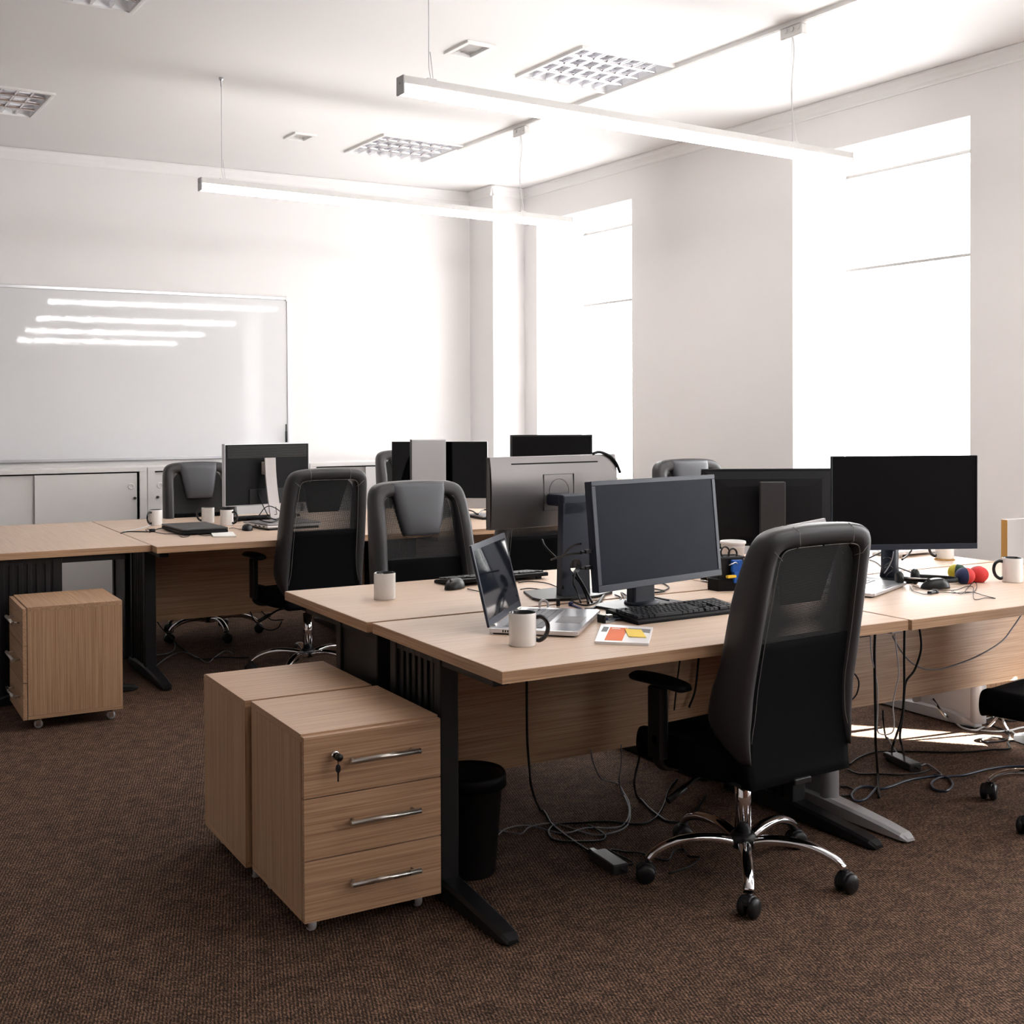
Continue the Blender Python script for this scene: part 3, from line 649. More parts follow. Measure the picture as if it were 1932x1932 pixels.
def make_chair(label, rz0, loc):
    t = thing('office_chair', label, 'chair', loc, 0, 'high-backed office chairs'); chair_base(t)
    up = []
    m = MB(); m.box(-.085, .085, -.14, .12, .362, .392, .008); m.box(-.05, .05, -.10, .06, .345, .366, .006); m.box(-.035, .035, -.245, -.12, .372, .392, .004); up.append(m.build('tilt_mechanism', PLASTIC, t))
    m = MB(); m.tube(smooth_path([(-.05, .03, .366), (-.15, .035, .352), (-.20, .037, .330), (-.245, .039, .312), (-.262, .04, .300)], 3), .006, 8, radii=None); m.tube([(-.205, .037, .328), (-.270, .040, .298)], .011, 10); up.append(m.build('lever', PLASTIC, t))
    # seat cushion
    s = MB(); rows = []; N = 14
    for j in range(N + 1):
        z = j / N; a = PI * (z - .5); k = math.cos(a) ** .5; row = []
        for i in range(48):
            th = 2 * PI * i / 48; c, sn = math.cos(th), math.sin(th)
            ex = .5; x = math.copysign(abs(c) ** ex, c); y = math.copysign(abs(sn) ** ex, sn)
            rx = .232 + .018 * k; ry = .232 + .022 * k
            zz = .435 + .048 * math.sin(a)
            yy = y * ry + .045
            if yy > .18: zz -= (yy - .18) ** 2 * 3.5
            if z > .5: zz += -.012 * (1 - min(1, (x * x + y * y) * .6)) 
            row.append((x * rx, yy, zz))
        rows.append(row)
    s.grid(rows, closed=True, cap=True); up.append(s.build('seat', CLOTH, t))
    m = MB(); m.box(-.21, .21, -.20, .22, .384, .396, .006); up.append(m.build('seat_pan', PLASTIC, t))
    # arm rests
    for sx in (-1, 1):
        a = MB(); a.tube(smooth_path([(sx * .10, .06, .384), (sx * .22, .07, .384), (sx * .272, .07, .398), (sx * .285, .068, .45), (sx * .285, .06, .62)], 5), .02, 10, flat=.55)
        a.box(sx * .285 - .016, sx * .285 + .016, -.03 + .065, .035 + .065, .42, .638, .008)
        arm = a.build('armrest', PLASTIC, t); up.append(arm)
        p = MB(); pr = []
        for j in range(13):
            y = -.065 + .25 * j / 12; w = .040 * (1 - abs((j - 6) / 6.2) ** 4) ** .5 + .002; z = .652 + .006 * math.sin(j / 12 * PI)
            pr.append([(sx * .285 + w * math.cos(a_) , y, z + .015 * (1 if abs(j - 6) < 6 else .4) * math.sin(a_)) for a_ in [2 * PI * q / 14 for q in range(14)]])
        p.grid(pr, closed=True, cap=True); p.build('arm_pad', PLASTIC_M, arm)
        b = MB(); b.lathe([(0, 0), (.014, 0), (.014, .01), (0, .012)], 14, (sx * .285 + sx * .016, .065, .48), 'x') ; b.build('adjusting_knob', PLASTIC_G, arm)
    # back: leather frame in one piece, net, lumbar panel, head pad
    f = MB(); R = frame_rows(1); Lf = frame_rows(-1)
    rows = R + [r for r in Lf[-2::-1]]
    f.grid(rows, closed=True, cap=True); fr = f.build('back_frame', LEATHER, t, recalc=True); up.append(fr)
    st = MB()
    for sx in (-1, 1):
        I = smooth_path([(b[0] + .004, 0, b[1] + .003) for a, b, d in FR], 3)
        st.tube([(p.x * sx, yback(p.z) - .041, p.z) for p in I[3:]], .0011, 5)
        If = smooth_path([(b[0] + .010, d, b[1] + .004) for a, b, d in FR], 3)
        st.tube([(p.x * sx, yback(p.z) + (p.y - .043) + p.y * .80, p.z) for p in If[2:-9]], .0011, 5)
        for (x0, z0, x1, z1) in ((.205, 1.075, .158, 1.035), (.115, 1.134, .110, 1.068)):
            st.tube([(sx * (x0 + (x1 - x0) * q / 5), yback(z0) - .0405 + (-.002 if 0 < q < 5 else .02), z0 + (z1 - z0) * q / 5) for q in range(6)], .0011, 5)
            st.tube([(sx * (x0 + (x1 - x0) * q / 5), yback(z0) + .0405 - (-.002 if 0 < q < 5 else .02), z0 + (z1 - z0) * q / 5) for q in range(6)], .0011, 5)
    st.build('seam_stitching', STITCH, fr)
    def xin(z): return lerp_tab([(.38, .205), (.47, .214), (.53, .200), (.58, .192), (.65, .188), (.75, .184), (.85, .180), (.95, .172), (1.0, .168), (1.04, .160), (1.068, .130), (1.075, .12)], z)[0]
    zs = [.785 + (1.07 - .785) * j / 12 for j in range(13)]
    for off in (-.022, .018):
        n = MB(); n.grid([[Vector((xin(z) * q / 6, yback(z) + off, z)) for q in range(-6, 7)] for z in zs]); up.append(n.build('back_net', NET, t))
    l = MB(); zs = [.385 + (.80 - .385) * j / 16 for j in range(17)]
    F_ = [[Vector((xin(z) * q / 8, yback(z) + .026 + .012 * (1 - (q / 8) ** 2) * math.sin((z - .385) / .415 * PI), z)) for q in range(-8, 9)] for z in zs]
    B_ = [[Vector((xin(z) * q / 8, yback(z) - .028, z)) for q in range(8, -9, -1)] for z in zs]
    l.grid([a + b for a, b in zip(F_, B_)], closed=True, cap=True); up.append(l.build('lumbar_panel', CLOTH, t))
    h = MB(); zs = [.900 + (1.128 - .900) * j / 14 for j in range(15)]; rows = []
    for j, z in enumerate(zs):
        k = (z - .900) / .228; hw = .088 + .040 * min(1, k * 1.1); pf = math.sin(min(1, (k + .04) * 3.2) * PI / 2); tp = 1 - max(0, (k - .8) / .2) ** 2 * .55
        r = []
        for q in range(24):
            a = 2 * PI * q / 24; c, s_ = math.cos(a), math.sin(a); c = math.copysign(abs(c) ** .35, c); s_ = math.copysign(abs(s_) ** .6, s_)
            yf = .036 + (.006 + .018 * tp) * (.35 + .65 * pf); yb_ = .012
            r.append(Vector((hw * c * (.94 + .06 * pf), yback(z) + (yf if s_ > 0 else yb_ ) * abs(s_) + .012 * (1 - abs(s_)), z)))
        rows.append(r)
    h.grid(rows, closed=True, cap=True); up.append(h.build('head_pad', LEATHER_L, t))
    hb = MB(); hb.grid([[Vector(((.086 + .040 * min(1, k * 1.1)) * q / 4, yback(.900 + .17 * k) + .010, .900 + .17 * k)) for q in range(-4, 5)] for k in [j / 8 for j in range(9)]]); up.append(hb.build('pad_backing', CLOTH, t))
    CH[t.name] = [o for o in bpy.data.objects if o.parent == t]
    for o in CH[t.name]: CH[o.name] = [c for c in bpy.data.objects if c.parent == o]
    return t
LOW = {'pad_backing', 'tilt_mechanism', 'lever', 'seat', 'seat_pan', 'armrest', 'back_frame', 'back_net', 'lumbar_panel', 'head_pad'}
chair0 = make_chair('office chair nearest the camera, drawn up to the front desk, its back to the camera', 0, (0, 0, 0))
first = [True]
def place_chair(x, y, deg, dz, spin, label):
    if first[0]: r = chair0; first[0] = False; r['label'] = label
    else:
        r = chair0.copy(); COL.objects.link(r); r['label'] = label
        for ch in CH[chair0.name]:
            c = ch.copy(); COL.objects.link(c); c.parent = r
            for g in CH[ch.name]: d = g.copy(); COL.objects.link(d); d.parent = c
    r.location = (x, y, 0); r.rotation_euler = (0, 0, math.radians(deg)); LAST.append((r, dz, spin)); return r
LAST = []
place_chair(2.432, 2.800, 4, -.030, 16 - 4, 'office chair nearest the camera, drawn up to the front desk, its back to the camera')
place_chair(2.29, 6.24, 2, .005, 10, 'office chair at left, back to the camera, at the desk with the closed black laptop')
place_chair(2.235, 4.46, 180 - 2, -.003, 30, 'office chair facing the camera behind the nearest desks, grey head pad in full view')
place_chair(2.13, 7.62, 180, -.020, 22, 'office chair at far left facing the camera, behind three white mugs')
place_chair(3.72, 7.77, 182, .028, 40, 'office chair facing the camera half hidden behind the glossy-screened computer')
place_chair(4.17, 5.00, 178, .034, 12, 'office chair facing the camera at the far right desk, pale in the window light')
place_chair(3.80, 2.60, 8, -.03, 183 - 8, 'office chair cut by the right edge of the photo')
place_chair(3.30, 5.62, -6, -.02, 5, 'black office chair mostly hidden behind the large grey-backed monitor')
place_chair(.10, 6.75, -90, .0, 60, 'office chair at the left edge, mostly outside the photo')
for o in list(bpy.data.objects):                  # the cut-off chair at the right shows no arm rests
    if o.parent and o.name.split('.')[0] == 'armrest' and o.parent is LAST[6][0]:
        for c in [c for c in bpy.data.objects if c.parent == o]: bpy.data.objects.remove(c)
        bpy.data.objects.remove(o)
bpy.context.view_layer.update()
for r, dz, spin in LAST:
    for c in [o for o in bpy.data.objects if o.parent == r]:
        nm = c.name.split('.')[0]
        if nm in LOW: c.location.z += dz
        elif nm == 'base_leg': a = c['spin'] + math.radians(spin); c.rotation_euler = (0, 0, a)
        elif nm == 'caster':
            a = math.atan2(c.location.y, c.location.x) + math.radians(spin); c.location = (.312 * math.cos(a), .312 * math.sin(a), 0); c.rotation_euler = (0, 0, a * 2.3 + .9)

# ================================================================== MONITORS
def panel_parts(t, W, H, zc, tilt, dep, housing, bezel, scr, bw=(.012, .012, .012, .014), bulge=.02, yoff=0, curve=0):
    """screen side is -y.  bw: left,right,top,bottom bezel widths"""
    rot = (-tilt, 0, 0); loc = (0, yoff, zc)
    b = MB(); hw, hh = W / 2, H / 2
    b.box(-hw, hw, -dep / 2, dep / 2, -hh, hh, .004, 3)
    if bulge:
        b.grid([[(x * k, dep / 2 + e, z * k2) for x, z in ((-hw, -hh), (hw, -hh), (hw, hh), (-hw, hh))] for k, k2, e in ((.97, .95, -.001), (.80, .74, bulge * .8), (.62, .55, bulge))], closed=True, cap=True, smooth=False)
    hs = b.build('housing', housing, t, loc, rot)
    f = MB(); l, r_, tp, bt = bw; y0, y1 = -dep / 2 - .0035, -dep / 2 + .002
    f.box(-hw, hw, y0, y1, -hh, -hh + bt, .0015); f.box(-hw, hw, y0, y1, hh - tp, hh, .0015); f.box(-hw, -hw + l, y0, y1, -hh + bt, hh - tp, .0015); f.box(hw - r_, hw, y0, y1, -hh + bt, hh - tp, .0015)
    f.build('bezel', bezel, t, loc, rot)
    s = MB(); s.box(-hw + l, hw - r_, -dep / 2 - .0012, -dep / 2 + .001, -hh + bt, hh - tp); s.build('screen', scr, t, loc, rot)
    return hs
def T2(v, z=T): return (v[0], v[1], z)
# M1: dark blue-black monitor facing the camera, near desk
A = math.radians(11.7)
t = thing('monitor', 'dark matt-screened monitor with thick blue-black bezel, between open laptop and nearest chair', 'monitor', (2.445, 3.315, T), A, 'computer monitors')
hs = panel_parts(t, .632, .362, 1.022 - T, math.radians(5.5), .030, PLASTIC_B, PLASTIC_B, SCREEN_M, (.018, .017, .016, .022), .022, -.045)
for k in range(5):
    b = MB(); b.cyl(.0028, (.3075, -.067, 1.022 - T - .15 + k * .024), (.3075, -.064, 1.022 - T - .15 + k * .024), 10); b.build('button', PLASTIC, t)
b = MB(); b.prism([(-.055, .008), (.055, .008), (.048, .36), (-.048, .36)], .005, .045, axis='y', bev=.008); b.box(-.045, .045, -.03, .01, .20, .30, .006); b.build('stand', PLASTIC_B, t)
b = MB(); b.prism([(-.15, -.075), (.15, -.085), (.15, .10), (.10, .13), (-.10, .13), (-.15, .10)], 0, .009, bev=.002); b.build('base', PLASTIC_G, t)
b = MB(); b.lathe([(0, .009), (.062, .009), (.06, .018), (.05, .020), (0, .020)], 30, (0, .02, 0)); b.build('swivel_collar', PLASTIC_B, t)
for z in (.115, .062):                         # plugs in the side of the housing
    b = MB(); zz = 1.022 - T - .16 + z; b.box(-.345, -.312, -.052, -.036, zz - .006, zz + .006, .002); b.tube([(-.345, -.044, zz), (-.362, -.044, zz)], .004, 8); b.build('side_plug', PLASTIC, t)
# M2: grey back of a monitor on the desk opposite, turned from us
A = math.radians(4.5) + PI
t = thing('monitor', 'grey-backed monitor seen from behind, black stand with a round cable hole', 'monitor', (2.352, 3.640, T), A, 'computer monitors')
hs = panel_parts(t, .585, .262, 1.137 - T, 0, .020, REARG, PLASTIC, SCREEN_B, (.006, .006, .006, .01), .0, -.115)
z = 1.137 - T; rb = lambda zz: -.105 + .012 * (1 - (zz / .131) ** 2)
b = MB(); b.grid([[(x, rb(-.129 + .258 * j / 16), z - .129 + .258 * j / 16) for x in (-.29, -.15, 0, .15, .29)] for j in range(17)]); b.grid([[(x, yy, z + zz) for x in (-.29, .29)] for yy, zz in ((-.105, .129), (-.112, .129))], smooth=False); b.build('rear_shell', REARG, t)
b = MB(); b.box(-.20, .20, rb(.105) - .001, rb(.105) + .001, z + .102, z + .107); b.build('vent_slot', GAP, t)
b = MB()
for x0, x1, z0, z1 in ((-.07, .07, .062, .063), (-.07, .07, -.071, -.07), (-.07, -.069, -.07, .062), (.069, .07, -.07, .062)): b.box(x0 - .01, x1 - .01, -.0975, -.0915, z + z0, z + z1)
b.build('mount_outline', PLASTIC_G, t)
b = MB(); P_ = [(-.01 + .045 * math.cos(a), rb(.045 * math.sin(a)) + .0004, z + .045 * math.sin(a)) for a in [2 * PI * k / 32 for k in range(33)]]; b.tube(P_, .0008, 5); b.build('mount_ring', PLASTIC_G, t)
b = MB(); n = 28; hx, hz, r = 0, .115, .026
outer = [(-.066, 0), (.066, 0), (.060, .18), (.056, .345), (-.056, .345), (-.060, .18)]
tb = bmesh.new()
def ringpt(a):   # ray from hole centre to outline
    dx, dz = math.cos(a), math.sin(a); best = 9
    for (ax, az), (bx, bz) in zip(outer, outer[1:] + outer[:1]):
        ex, ez = bx - ax, bz - az; den = dx * ez - dz * ex
        if abs(den) < 1e-9: continue
        tt = ((ax - hx) * ez - (az - hz) * ex) / den; uu = ((ax - hx) * dz - (az - hz) * dx) / den
        if tt > 0 and -1e-6 <= uu <= 1 + 1e-6: best = min(best, tt)
    return hx + dx * best, hz + dz * best
angs = sorted([2 * PI * k / n for k in range(n)] + [math.atan2(z_ - hz, x_ - hx) % (2 * PI) for x_, z_ in outer])
for yy in (-.01, .022):
    pass
R = [[(hx + r * math.cos(a), -.01, hz + r * math.sin(a)) for a in angs], [(*[ringpt(a)[0]], -.01, ringpt(a)[1]) for a in angs], [(ringpt(a)[0], .022, ringpt(a)[1]) for a in angs], [(hx + r * math.cos(a), .022, hz + r * math.sin(a)) for a in angs], [(hx + r * math.cos(a), -.01, hz + r * math.sin(a)) for a in angs]]
tb.free(); b.grid(R, closed=True, smooth=False); b.box(-.045, .045, -.106, -.008, .33, .375, .01); b.box(-.056, .056, -.012, .022, .30, .375, .006)
b.build('stand', PLASTIC_B, t)
b = MB(); b.prism([(-.165, -.02), (-.165, .03), (-.06, .075), (.06, .075), (.165, .03), (.165, -.02), (.10, -.17), (-.10, -.17)], 0, .010, bev=.002); b.build('base', PLASTIC_G, t)
# M3: plain black one behind
t = thing('monitor', 'plain black monitor showing only its top edge above the grey-backed one', 'monitor', (4.166, 6.72, T), math.radians(-22), 'computer monitors')
panel_parts(t, .55, .33, 1.124 - T, 0, .02, PLASTIC, PLASTIC, SCREEN_B, (.012, .012, .012, .018), .02, -.06)
b = MB(); b.prism([(-.03, .005), (.03, .005), (.03, .36), (-.03, .36)], -.02, .01, axis='y', bev=.005); b.build('stand', PLASTIC, t)
b = MB(); b.prism([(-.13, -.10), (.13, -.10), (.13, .09), (-.13, .09)], 0, .01, bev=.003); b.build('base', PLASTIC, t)
# M4: black back with wide flat column
t = thing('monitor', 'wide black monitor seen from behind with a flat rectangular stand column', 'monitor', (3.60, 3.94, T), math.radians(-27.6) + PI, 'computer monitors')
panel_parts(t, .60, .345, 1.003 - T, 0, .018, PLASTIC_M, PLASTIC, SCREEN_B, (.006, .006, .006, .012), .016, -.10)
z = 1.003 - T
b = MB(); b.box(-.26, .26, -.090, -.0895 + .001, z + .147, z + .151); b.build('vent_slot', GAP, t)
b = MB(); b.box(-.056, .056, -.035, -.008, .006, z + .118, .003); b.box(-.04, .04, -.078, -.03, z - .04, z + .07, .004); b.build('stand', PLASTIC_G, t)
b = MB(); b.box(-.12, .12, -.15, .06, 0, .008, .002); b.build('base', PLASTIC, t)
# M5: big black monitor facing us on the right desk
A = math.radians(-24)
t = thing('monitor', 'large black monitor facing the camera on the right desk, thin frame and round foot', 'monitor', (3.6645, 3.340, T), A, 'computer monitors')
panel_parts(t, .587, .364, 1.075 - T, 0, .018, PLASTIC_M, PLASTIC_B, SCREEN_B, (.003, .003, .003, .022), .016, -.13)
b = MB(); b.lathe([(0, .01), (.040, .01), (.034, .05), (.033, .30), (0, .30)], 28); b.box(-.035, .035, -.12, -.02, .22, .30, .006); b.build('stand', PLASTIC_B, t)
b = MB(); b.lathe([(0, 0), (.105, 0), (.108, .004), (.100, .010), (.05, .015), (0, .016)], 40); b.build('base', PLASTIC, t)
# M6: silver arched stand
A = math.radians(9) + PI
t = thing('monitor', 'black-backed monitor with silver edge and silver arched stand, on the left back desk', 'monitor', (2.395, 7.10, T), A, 'computer monitors')
W_, H_, z = .584, .385, 1.057 - T
panel_parts(t, W_, H_, z, 0, .034, ALU, ALU, SCREEN_G, (.02, .02, .02, .025), 0, -.105)
b = MB(); b.box(-W_ / 2 + .006, W_ / 2 - .006, -.0895, -.086, z - H_ / 2 + .006, z + H_ / 2 - .006, .002); b.build('rear_cover', PLASTIC_M, t)
b = MB()
for k in range(9): b.box(-W_ / 2 + .02, W_ / 2 - .02, -.0866, -.0850, z + .105 + k * .0085, z + .109 + k * .0085)
tag(b.build('vent_grille', PLASTIC_G, t), kind='stuff')
b = MB(); b.box(-.11, .13, -.087, -.080, z - .185, z - .09, .003); b.build('port_cover', PLASTIC, t)
b = MB(); rows = []
for k in range(13):
    q = k / 12; zz = .006 + q * .40; y = .05 - .075 * math.sin(q * PI * .5) ; hw = .036
    rows.append((hw, y, zz))
x_off = .016
def arch_box(z0, z1, x0, x1):
    rr = []
    for k in range(9):
        zz = z0 + (z1 - z0) * k / 8; y = .05 - .085 * math.sin(min(1, zz / .41) * PI * .5)
        rr.append([(x0, y, zz), (x1, y, zz), (x1, y + .012, zz), (x0, y + .012, zz)])
    return rr
b.grid(arch_box(.004, .055, x_off - .036, x_off + .036), closed=True, cap=True, smooth=False)
b.grid(arch_box(.055, .105, x_off - .036, x_off - .010), closed=True, cap=True, smooth=False)
b.grid(arch_box(.055, .105, x_off + .010, x_off + .036), closed=True, cap=True, smooth=False)
b.grid(arch_box(.105, .405, x_off - .036, x_off + .036), closed=True, cap=True, smooth=False)
b.box(x_off - .03, x_off + .03, -.087, -.022, .30, .38, .004); b.build('stand', STAND_S, t)
b = MB(); b.box(x_off - .12, x_off + .12, -.16, .07, 0, .007, .002); b.build('base', ALU, t)
b = MB(); b.tube(smooth_path([(.075, -.085, .20), (.05, -.05, .10), (.02, -.01, .012)], 5), .003, 6); b.build('power_lead', RUBBER, t)
# M7: all-in-one, glossy black glass and silver chin
A = math.radians(-36.7)
t = thing('all_in_one_computer', 'all-in-one computer with glossy black screen and silver chin on the far desk', 'computer', (3.50, 7.00, T), A)
W_, Hs = .633, .369; z = 1.065 - T
b = MB(); b.box(-W_ / 2, W_ / 2, -.078, -.066, z - Hs / 2 - .068, z + Hs / 2, .003); b.grid([[(sx * k, -.066 + e, z - .034 + sz * k2) for sx, sz in ((-W_ / 2, -Hs / 2 - .034), (W_ / 2, -Hs / 2 - .034), (W_ / 2, Hs / 2 + .034), (-W_ / 2, Hs / 2 + .034))] for k, k2, e in ((.99, .99, 0), (.85, .85, .018), (.5, .5, .034))], closed=True, cap=True)
b.build('housing', ALU, t)
b = MB(); b.box(-W_ / 2 + .001, W_ / 2 - .001, -.0805, -.0775, z - Hs / 2, z + Hs / 2 - .001, .001); b.build('screen', SCREEN_G, t)
b = MB(); b.grid([[(-.09, y, zz), (.09, y, zz), (.09, y + .006, zz), (-.09, y + .006, zz)] for y, zz in ((.10, .003), (.04, .006), (.0, .03), (-.03, .10), (-.032, .19))], closed=True, cap=True, smooth=False); b.box(-.09, .09, -.08, .10, 0, .006, .002); b.build('stand', ALU, t)
# silver-backed portrait display standing in front of it
t = thing('portrait_display', 'silver-backed display standing upright in front of the glossy-screened computer', 'display', (3.316, 6.86, T), math.radians(-5.7) + PI)
z = 1.092 - T
b = MB(); b.box(-.118, .118, .050, .062, z - .175, z + .175, .006, 3); b.build('housing', ALU_M, t)
b = MB(); b.box(-.114, .114, .0485, .0505, z - .171, z + .171, .001); b.build('screen', SCREEN_G, t)
b = MB(); b.box(.116, .1225, .047, .066, z - .176, z + .176, .002); b.build('edge_strip', PLASTIC, t)
b = MB(); b.box(-.03, .03, .062, .080, .004, z - .12, .004); b.box(-.10, .10, -.04, .10, 0, .008, .002); b.build('stand', ALU_M, t)
b = MB(); b.box(.036, .050, .0515, .0525, z + .16, z + .207, rot=Matrix.Rotation(.35, 3, 'Y'), org=(.043, .05, z + .17)); b.build('price_tag', PAPER, t)

# ================================================================== LAPTOPS
def laptop_base(t, W, D, th, body, deck, keym, y0=0):
    """hinge along local y=0, user side at y=-D"""
    b = MB(); b.prism([(-W / 2 + .012, -D), (W / 2 - .012, -D), (W / 2, -D + .012), (W / 2, 0), (-W / 2, 0), (-W / 2, -D + .012)], .005, th, bev=.0022); base = b.build('base', body, t)
    b = MB(); b.box(-W / 2 + .012, W / 2 - .012, -D + .012, -.008, .0, .006, .002); b.build('underside', PLASTIC, t)
    b = MB(); b.box(-W * .42, W * .42, -D * .58, -D * .12, th, th + .0006); b.build('keyboard_well', deck, t)
    k = MB()
    for r in range(6):
        n = 15; y = -D * .15 - r * D * .072
        for c in range(n):
            if r == 5 and 4 < c < 9: continue
            x = -W * .405 + c * W * .81 / n; k.box(x, x + W * .81 / n * .86, y - D * .061, y, th + .0006, th + .0024)
        if r == 5: x = -W * .405 + 5 * W * .81 / n; k.box(x, x + W * .81 / n * 3.9, y - D * .061, y, th + .0006, th + .0024)
    tag(k.build('keys', keym, t), kind='stuff')
    b = MB(); b.box(-W * .16, W * .12, -D * .93, -D * .64, th, th + .0006, .0); b.build('touchpad', deck, t)
    return base
def laptop_lid(t, W, D, ang, body, bez, scr, y=0, z=.018, back=None):
    """lid leaning back by ang from vertical"""
    b = MB(); b.box(-W / 2, W / 2, 0, .007, 0, D, .003); l = b.build('lid', back or body, t, (0, y, z), (-ang, 0, 0))
    f = MB(); bw = .014
    for x0, x1, z0, z1 in ((-W / 2 + .001, W / 2 - .001, .001, .022), (-W / 2 + .001, W / 2 - .001, D - .018, D - .001), (-W / 2 + .001, -W / 2 + bw, .022, D - .018), (W / 2 - bw, W / 2 - .001, .022, D - .018)): f.box(x0, x1, -.0012, .001, z0, z1)
    f.build('screen_frame', bez, l)
    s = MB(); s.box(-W / 2 + bw, W / 2 - bw, -.0006, .001, .022, D - .018); s.build('screen', scr, l)
    for sx in (-1, 1):
        h = MB(); h.cyl(.0055, (sx * W * .36 - .02, -.004, -.002), (sx * W * .36 + .02, -.004, -.002), 12); h.build('hinge', BRUSH, l)
    return l
# L1 open silver laptop on the near desk: hinge line from (1.72,3.125) to (2.007,3.423)
p0, p1 = at(923, 1187, z=T + .016), at(983, 1146, z=T + .016); mid = (p0 + p1) / 2; dirv = p1 - p0
A = math.atan2(dirv.y, dirv.x) + PI * 0      # local x along hinge; user side is -y  => must point to +u,-v
t = thing('laptop', 'open silver laptop on the nearest desk beside the white mug, screen turned to the right', 'laptop', (mid.x, mid.y, T), A, 'laptops')
LW = dirv.length; b_ = laptop_base(t, LW, .272, .019, ALU, ALU_M, KEY_G)
laptop_lid(t, LW, .255, math.radians(13), PLASTIC_B, PLASTIC_B, mat('satin laptop screen', srgb(24, 28, 38), .06, 0, .5), z=.020)
for k in range(7):
    b = MB(); b.box(-LW / 2 - .0006, -LW / 2 + .001, -.045 - k * .0075, -.0415 - k * .0075, .008, .0155); b.build('vent_slit', GAP, t)
# L2 closed black laptop
c = at(367, 992, z=T + .035)
t = thing('laptop', 'closed black laptop on the left back desk in front of three mugs', 'laptop', (1.823, 6.83, T), math.radians(1.5), 'laptops')
b = MB(); b.box(-.13, .13, -.215, .215, .006, .024, .004); b.build('base', PLASTIC_M, t)
b = MB(); b.box(-.13, .13, -.215, .215, .0255, .036, .004); b.build('lid', PLASTIC_G, t)
b = MB(); b.box(-.115, .115, -.20, .20, 0, .0065, .002); b.build('underside', PLASTIC, t)
for k in range(3):
    b = MB(); b.box(-.10 + k * .025, -.085 + k * .025, -.2156, -.213, .011, .019, .001); b.build('port', GAP, t)
# L3 closed silver laptop on a black dock
p = at(500, 996, z=T); t = thing('laptop', 'closed silver laptop lying in front of the silver-stand monitor', 'laptop', (2.345, 6.80, T), math.radians(5), 'laptops')
b = MB(); b.box(-.15, .17, -.13, .15, 0, .012, .003); b.build('dock', PLASTIC, t)
b = MB(); b.box(-.16, .18, -.135, .155, .0125, .027, .004); b.build('base', ALU, t)
b = MB(); b.box(-.16, .18, -.135, .155, .0285, .038, .004); b.build('lid', ALU_M, t)
for k in range(3):
    b = MB(); b.box(-.1606, -.158, -.10 + k * .06, -.07 + k * .06, .016, .023, .001); b.build('port', GAP, t)
# L4 open laptop on the right desk, mostly hidden by the near chair
q0, q1 = Vector((3.15, 2.99, 0)), Vector((3.60, 3.19, 0)); ex = (q1 - q0).normalized(); A = math.atan2(ex.y, ex.x); ny_ = Vector((-ex.y, ex.x, 0))
c = q1 - ex * .19 + ny_ * .262
t = thing('laptop', 'open silver laptop on the right desk, mostly hidden behind the nearest chair', 'laptop', (c.x, c.y, T), A, 'laptops')
laptop_base(t, .375, .26, .017, ALU, ALU_M, KEY_G); laptop_lid(t, .375, .24, math.radians(17), ALU, ALU, mat('screen with painted reflection', srgb(140, 165, 200), .25, 0, .5), z=.018)  # bright bluish reflection put into the screen's base colour
# L5 laptop on a dock at far centre
t = thing('laptop', 'closed dark laptop under tangled leads on the far centre desk', 'laptop', (3.80, 6.72, T), math.radians(-4), 'laptops')
b = MB(); b.box(-.20, .17, -.13, .12, 0, .014, .003); b.build('base', PLASTIC_M, t)
b = MB(); b.box(-.20, .17, -.13, .12, .015, .024, .003); b.build('lid', ALU_M, t)

